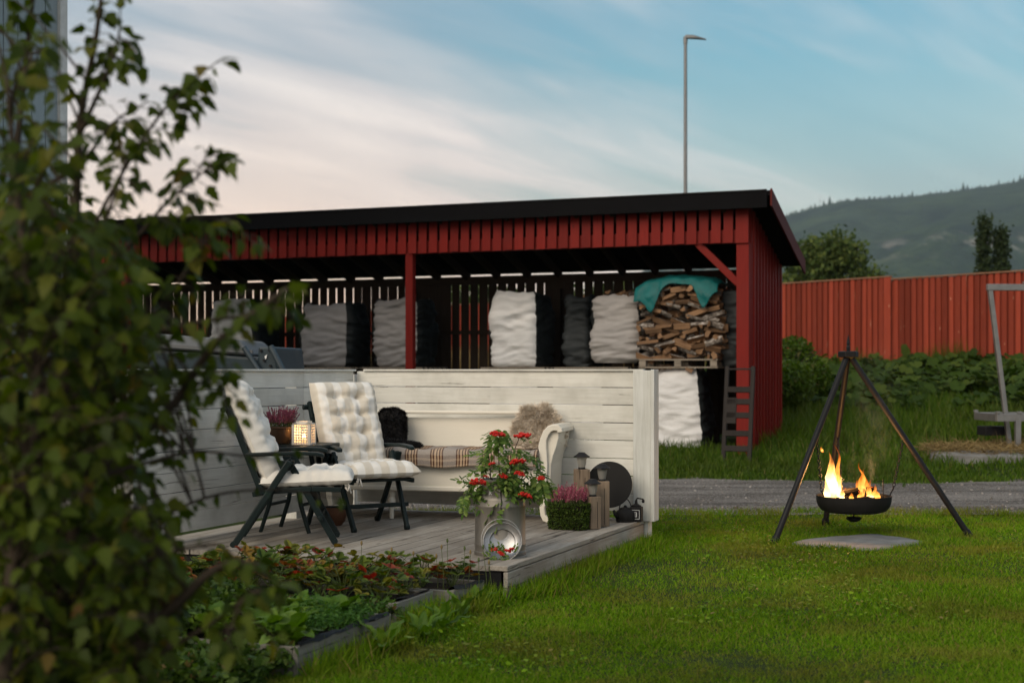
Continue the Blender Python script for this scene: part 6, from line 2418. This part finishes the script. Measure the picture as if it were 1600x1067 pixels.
# rank grass beyond the road, up the bank
n = 70000
yb_ = 14.7 + 13.3 * rng.random(n) ** 1.35
xb = -2.5 + (.40 * yb_ + 2.5) * rng.random(n)
d_f = (xb - FENCE0.x) * FNRM.x + (yb_ - FENCE0.y) * FNRM.y
k_ = ~in_rect(xb, yb_, S0, -14, .06, .28, 2.5) & (d_f > .05) & ~((np.abs(xb - PD.x - .95) < 1.6) & (np.abs(yb_ - PD.y) < .85))
k_ &= yb_ > ROAD_FAR - .25 + np.array([.9 * nz(a * .45, 7.7) + .35 * nz(a * 2.2, 2.2) for a in xb]) - .5 * rng.random(n) ** 3
xb, yb_, d_f = xb[k_], yb_[k_], d_f[k_]
hb_ = np.array([.16 + .16 * nz(a * .8, b * .8) + .16 * nz(a * 2.3, b * 2.3, 3) for a, b in zip(xb, yb_)]) + .16 * rng.random(len(xb))
hb_ = np.clip(hb_, .06, .5) * np.clip((yb_ - 14.6) / 6.5, .28, 1.0)
grass('bank_grass', 'rank grass growing up the bank beyond the road', xb, yb_, hb_, .010 + .010 * rng.random(len(xb)), 'meadow', 3, .38, ground_z)
# fine tufts of tall grass and dry stems along the red fence
n = 6000
t_ = rng.random(n) * 9.5 - 4.5
o_ = np.abs(rng.normal(size=n)) * .35 + .06
xg, yg = FENCE0.x + FDIR.x * t_ + FNRM.x * o_, FENCE0.y + FDIR.y * t_ + FNRM.y * o_
hg = np.array([max(.15, .5 + .5 * nz(a * .9, 3.3)) for a in t_]) * (.5 + .7 * rng.random(n))
grass('fence_grass', 'tall thin grass along the foot of the red fence', xg, yg, hg, .007 + .006 * rng.random(n), 'meadow', 4, .3, ground_z)
n = 16000
t_ = 3.6 + rng.random(n) * 21
o_ = .1 + rng.random(n) * 2.4
xg, yg = FENCE0.x + FDIR.x * t_ + FNRM.x * o_, FENCE0.y + FDIR.y * t_ + FNRM.y * o_
hg = (.75 + .25 * rng.random(n)) * np.array([1 + .3 * nz(a * .6, 1.3) for a in t_])
grass('fallow_grass', 'tall pale grass behind the shed, glimpsed through its slats', xg, yg, hg, .02 + .016 * rng.random(n), 'hay', 6, .25, ground_z)
# butterbur: big round leaves on the bank under the fence
bv, bf = [], []
bv.append((0, .45, -.06))
for k in range(14):
    a = R(-90 + 16 + (360 - 32) * k / 13)
    r_ = .5 * (1 + .08 * math.sin(k * 2.6))
    bv.append((r_ * math.cos(a), .45 + r_ * math.sin(a), .07 * math.sin(k * 1.9)))
bv.append((0, .22, -.03))
bf = [(0, k, k + 1) for k in range(1, 14)] + [(0, 14, 15), (0, 15, 1)]
n = 3600
t_ = rng.random(n) * 10.5 - 5.6
o_ = .25 + 4.2 * rng.random(n) ** 1.2
mask = (np.array([nz(a * .55, b * .5, 9) for a, b in zip(t_, o_)]) + .25 - .13 * (o_ - 2)) > 0
mask &= ~((t_ > 2.2) & (o_ > 2.6))
t_, o_ = t_[mask], o_[mask]
n = len(t_)
xg, yg = FENCE0.x + FDIR.x * t_ + FNRM.x * o_, FENCE0.y + FDIR.y * t_ + FNRM.y * o_
zg = np.array([ground_z(a, b) for a, b in zip(xg, yg)]) + .10 + .42 * rng.random(n) * np.clip(1.35 - o_ / 5, .3, 1)
dd = np.stack([rng.normal(size=n) * .8, -.9 + rng.normal(size=n) * .6, -.35 + .35 * rng.normal(size=n)], 1)
V, F = scatter(np.array(bv), np.array(bf), np.stack([xg, yg, zg], 1), frames(dd, np.array([0, -.5, 1]) + rng.normal(size=(n, 3)) * .35), .13 + .20 * rng.random(n))
o = put('butterbur_leaves', np_mesh('butterbur_leaves', V, F, MAT['butterbur'], True))
stuff(o)
o['label'] = 'big round butterbur leaves covering the bank below the fence'
# leafy scrub at the shed's back corner
n = 7000
u_ = unit(n, rng)
cs = np.array([wp(1236, 600, 24.5), wp(1240, 560, 26.5), wp(1262, 590, 26)])[rng.integers(0, 3, n)]
pos = cs + u_ * np.array([.42, .6, .42]) * (rng.random(n) ** .4)[:, None]
V, F = scatter(diam, diam_f, pos, frames(unit(n, rng), unit(n, rng)), (.05 + .06 * rng.random(n))[:, None] * np.array([.7, 1.2, 1])[None, :])
sc_ = thing('scrub_bush', 'loose green scrub bush at the back corner of the shed', 'bush', (wp(1240, 600, 25.5).x, 25.5, ground_z(5, 25.5)))
o = put('foliage', np_mesh('foliage', V, F, MAT['meadow']), sc_)
o.location = -sc_.location
stuff(o)
mb = MB()
for k in range(9):
    mb.tube([(random.uniform(-.2, .2), random.uniform(-.3, .3), -.1), (random.uniform(-.4, .4), random.uniform(-.4, .4), .6), (random.uniform(-.6, .6), random.uniform(-.5, .8), 1.1)], [.012, .009, .004], 5)
mb.build('stems', MAT['bark'], sc_)

# ------------------------------------------------------------------ shrub in the left foreground
TR0 = Vector((-1.25, 3.5, 0))
shrub = thing('garden_shrub', 'big dark leafy shrub close to the camera along the left edge', 'shrub', TR0)


def tp_(p):
    return wp(*p) - TR0


def smooth_line(pts, n_):
    P = [tp_(p) for p in pts]
    P = [P[0] * 2 - P[1]] + P + [P[-1] * 2 - P[-2]]
    out_ = []
    segs = len(P) - 3
    for k in range(n_):
        t_ = k / (n_ - 1) * segs
        i = min(int(t_), segs - 1)
        f = t_ - i
        a, b, c, d = P[i:i + 4]
        out_.append(.5 * ((2 * b) + (c - a) * f + (2 * a - 5 * b + 4 * c - d) * f * f + (3 * b - a - 3 * c + d) * f ** 3))
    return out_


rs = random.Random(31)
LP, LD_, LS = [], [], []
twigs = MB()


def leaf_at(p, d, s_):
    LP.append(tuple(p))
    LD_.append(tuple(d))
    LS.append(s_)


def twig_leaves(line, start, step, sc, side_len=.09):
    """opposite pairs of stalked, hanging leaves along the outer part of a twig, and short side shoots"""
    L = sum((b - a).length for a, b in zip(line, line[1:]))
    n_ = max(2, int(L * (1 - start) / step))
    for k in range(n_ + 1):
        f = start + (1 - start) * k / n_
        i = min(int(f * (len(line) - 1)), len(line) - 2)
        g = f * (len(line) - 1) - i
        p = line[i].lerp(line[i + 1], g)
        t_ = (line[i + 1] - line[i]).normalized()
        s_ = t_.cross(Vector((rs.uniform(-.5, .5), rs.uniform(-.6, .6), 1))).normalized()
        for sg in (-1, 1):
            if rs.random() < .12:
                continue
            o_ = s_ * sg * rs.uniform(.6, 1.1) + t_ * .5 + Vector((rs.uniform(-.3, .3), rs.uniform(-.4, .4), rs.uniform(-.5, .2)))
            o_.normalize()
            q = p + o_ * rs.uniform(.018, .04) * sc
            twigs.tube([p, q], [.0016, .0010], 3)
            leaf_at(q, o_ + Vector((0, 0, -rs.uniform(.35, 1.4))), rs.uniform(.028, .050) * sc)
    leaf_at(line[-1], (line[-1] - line[-2]).normalized() + Vector((0, 0, -.5)), .045 * sc)


mains = [
    [(10, 1400, 3.5), (50, 1000, 3.5), (90, 700, 3.5), (115, 420, 3.5), (125, 200, 3.45), (150, 60, 3.4), (165, -60, 3.4)],
    [(-60, 1400, 3.7), (-20, 900, 3.8), (0, 500, 3.9), (30, 200, 3.9), (60, -80, 3.9)],
    [(60, 1400, 3.3), (95, 950, 3.3), (146, 747, 3.3), (259, 646, 3.3), (330, 545, 3.25), (395, 490, 3.2), (450, 450, 3.2)],
    [(120, 1400, 3.2), (200, 1050, 3.15), (290, 930, 3.1), (360, 880, 3.1), (430, 905, 3.1)],
    [(-20, 1400, 3.0), (20, 900, 3.0), (60, 600, 3.05), (30, 330, 3.1), (10, 120, 3.1)],
]
subs = [
    [(115, 420, 3.5), (180, 290, 3.5), (250, 180, 3.45), (300, 128, 3.4), (345, 93, 3.4)],
    [(150, 430, 3.5), (215, 370, 3.5), (262, 315, 3.5), (305, 280, 3.45), (338, 250, 3.45)],
    [(125, 210, 3.45), (165, 120, 3.4), (185, 60, 3.4), (188, 15, 3.4)],
    [(90, 700, 3.5), (180, 560, 3.45), (250, 480, 3.4), (300, 410, 3.4), (335, 355, 3.35)],
    [(259, 646, 3.3), (310, 600, 3.3), (350, 585, 3.3)],
    [(150, 745, 3.4), (240, 720, 3.5), (310, 705, 3.6), (390, 712, 3.6), (455, 702, 3.6)],
    [(100, 900, 3.5), (230, 820, 3.6), (330, 775, 3.7), (430, 765, 3.7), (528, 778, 3.7)],
    [(95, 950, 3.3), (220, 880, 3.2), (330, 850, 3.1), (370, 872, 3.1), (405, 880, 3.05)],
    [(200, 1050, 3.15), (320, 980, 3.1), (390, 930, 3.05), (425, 920, 3.05)],
    [(240, 520, 3.4), (330, 500, 3.35), (400, 490, 3.3), (440, 470, 3.3)],
    [(90, 420, 3.6), (200, 350, 3.6), (300, 340, 3.5), (360, 345, 3.45)],
    [(60, 300, 3.6), (130, 250, 3.6), (180, 190, 3.55), (230, 160, 3.5)],
    [(120, 480, 3.4), (170, 330, 3.4), (200, 250, 3.4), (225, 215, 3.4)],
]
for pts in mains:
    ln_ = smooth_line(pts, 40)
    MB().tube(ln_, [.020 - .0155 * k / 39 for k in range(40)], 8).build('stem', MAT['bark'], shrub, smooth=True)
    twig_leaves(ln_, .55, .045, 1.0)
for pts in subs:
    ln_ = smooth_line(pts, 26)
    MB().tube(ln_, [.0065 - .005 * k / 25 for k in range(26)], 6).build('branch', MAT['bark'], shrub, smooth=True)
    thin = pts[-1][1] in (778, 702, 880)
    twig_leaves(ln_, .34, .060 if thin else .034, .72 if thin else 1.0)
    if thin:
        continue
    for k in range(5):                           # short side shoots
        i = rs.randint(9, 23)
        p = ln_[i]
        q = p + Vector((rs.uniform(-.05, .09), rs.uniform(-.10, .10), rs.uniform(-.09, .07)))
        l2 = [p, p.lerp(q, .5) + Vector((0, 0, .008)), q]
        twigs.tube(l2, [.0024, .0018, .0012], 4)
        twig_leaves(l2, .35, .035, .9)
bnd = [(-60, 150), (60, 140), (110, 95), (160, 135), (220, 145), (270, 135), (330, 175), (380, 230), (450, 262), (520, 275), (580, 268), (680, 258), (760, 262), (840, 290), (900, 330), (960, 300), (1090, 260)]


def right_edge(y):
    for (a, b), (c, d) in zip(bnd, bnd[1:]):
        if a <= y <= c:
            return b + (d - b) * (y - a) / (c - a)
    return 240


stem_pts = [p for pts in mains for p in smooth_line(pts, 40)] + [p for pts in subs[3:9] for p in smooth_line(pts, 20)]
for k in range(780):
    y = rs.uniform(-50, 1100) if k < 370 else (rs.uniform(350, 1067) if k < 640 else rs.uniform(800, 1110))
    if y < 330 and rs.random() < .40:
        continue
    x = rs.uniform(-70, right_edge(y) - 25)
    if y < 230 and x < 95 and rs.random() < .55:
        continue
    Zt = rs.uniform(2.85, 4.3)
    tip = wp(x, y, Zt) - TR0
    cands = [p for p in stem_pts if p.z < tip.z + .05]
    st = min(cands, key=lambda p: (p - tip - Vector((0, 0, -.12))).length)
    if (st - tip).length > .75:
        st = st.lerp(tip, .4)
    mid = st.lerp(tip, .55) + Vector((rs.uniform(-.04, .04), rs.uniform(-.04, .04), .05))
    ln_ = [(1 - t_) ** 2 * st + 2 * t_ * (1 - t_) * mid + t_ ** 2 * tip for t_ in [q / 9 for q in range(10)]]
    twigs.tube(ln_, [.004 - .003 * q / 9 for q in range(10)], 5)
    twig_leaves(ln_, .30, .038, 1.05)
stuff(twigs.build('twigs', MAT['bark'], shrub))

ml_half = [(.17, .03), (.30, .12), (.50, .30), (.36, .36), (.30, .46), (.36, .60), (.24, .66), (.18, .80), (.08, .90)]
vs = [(0, 0, 0), (0, .33, .0), (0, .64, -.03), (0, 1.04, -.16)]
vs += [(x, y, .22 * x - .16 * y * y - .22 * x * x) for x, y in ml_half] + [(-x, y, .22 * x - .16 * y * y - .22 * x * x) for x, y in ml_half]
tris = []
for k0, flip in ((4, False), (13, True)):
    idx = list(range(k0, k0 + 9))
    tt = [(0, idx[0], 1), (idx[0], idx[1], 1), (idx[1], idx[2], 1), (idx[2], idx[3], 1), (idx[3], idx[4], 1), (1, idx[4], 2), (idx[4], idx[5], 2), (idx[5], idx[6], 2), (idx[6], idx[7], 2), (idx[7], idx[8], 2), (idx[8], 3, 2)]
    tris += [t[::-1] if flip else t for t in tt]
mlv, mlf = np.array(vs, float) * np.array([.82, 1.08, 1.0]), np.array(tris)
LP, LD_, LS = np.array(LP), np.array(LD_), np.array(LS)
nl = len(LP)
rng = np.random.default_rng(5)
rot_ = frames(LD_, np.array([0, -.35, .8]) + rng.normal(size=(nl, 3)) * .55)
world_ = LP + np.array(TR0)
depth = world_[:, 1]
xpx = 800 + FPX * world_[:, 0] / depth
ypx = 580 - FPX * (world_[:, 2] - EYE) / depth
vis = (xpx > 0) & (ypx > 0) & (ypx < 1067)
score = np.where(vis, LS / depth, 0) * np.where(xpx > 90, 1.3, 1.0) * (3.6 / depth)
order = np.argsort(-score)
pick, rest = order[:300], order[300:]
leaf_mesh = np_mesh('leaf', mlv, mlf, MAT['shrub_leaf_one'], True)
for i in pick:
    Mx = Matrix(rot_[i].tolist()).to_4x4()
    Mx.translation = LP[i]
    put('leaf', leaf_mesh, shrub, matrix=Mx @ Matrix.Scale(float(LS[i]), 4))
V, F = scatter(mlv, mlf, LP[rest], rot_[rest], LS[rest] * (.85 + .3 * rng.random(len(rest))))
o = put('foliage', np_mesh('foliage', V, F, MAT['shrub_leaf'], True), shrub)
stuff(o)

# ------------------------------------------------------------------ smoke over the fire
def _smoke():
    m = NT('thin smoke')
    m.t.nodes.remove(m.bsdf)
    v = m.coord((1, 1, .5), rand=False)
    a = m.noise(v, 4.5, 4, .6, 1.2)
    tcn = m.n('ShaderNodeTexCoord')
    sp = m.n('ShaderNodeSeparateXYZ')
    m.set(sp.inputs[0], tcn.outputs['Generated'])
    ex = m.math('SUBTRACT', 1.0, m.math('MULTIPLY', m.math('ABSOLUTE', m.math('SUBTRACT', sp.outputs[0], .5)), 2.0), clamp=True)
    ez = m.math('SUBTRACT', 1.0, sp.outputs[2], clamp=True)
    d = m.math('MULTIPLY', m.math('MULTIPLY_ADD', a, 7.0, -3.5, clamp=True), m.math('MULTIPLY', ex, ez))
    pv_ = m.n('ShaderNodeVolumePrincipled', {'Color': (.78, .84, .92, 1), 'Density': m.math('MULTIPLY', d, 0.9)})
    m.set(m.out.inputs['Volume'], pv_.outputs[0])
    return m.mat


mb = MB()
mb.tube([(.0, 0, 0), (.03, 0, .25), (.09, .03, .55), (.14, .05, .85), (.16, .08, 1.15)], [.10, .15, .19, .22, .16], 16)
o = mb.build('smoke', _smoke(), None, FB + Vector((.06, .02, RIM + .05)), smooth=True)
stuff(o)
o['label'] = 'thin pale smoke drifting up from the fire bowl'

# ------------------------------------------------------------------ haze
def _haze():
    m = NT('evening haze')
    m.t.nodes.remove(m.bsdf)
    pv_ = m.n('ShaderNodeVolumePrincipled', {'Color': (.72, .86, 1.0, 1), 'Density': HAZE, 'Anisotropy': .2})
    m.set(m.out.inputs['Volume'], pv_.outputs[0])
    return m.mat


HAZE = 0.00009
if HAZE:
    hz_ = MB().box((250, 1790, 236), (4700, 4000, 476)).build('haze', _haze(), None)
    hz_['kind'] = 'stuff'
    hz_['label'] = 'thin blue evening haze filling the valley'
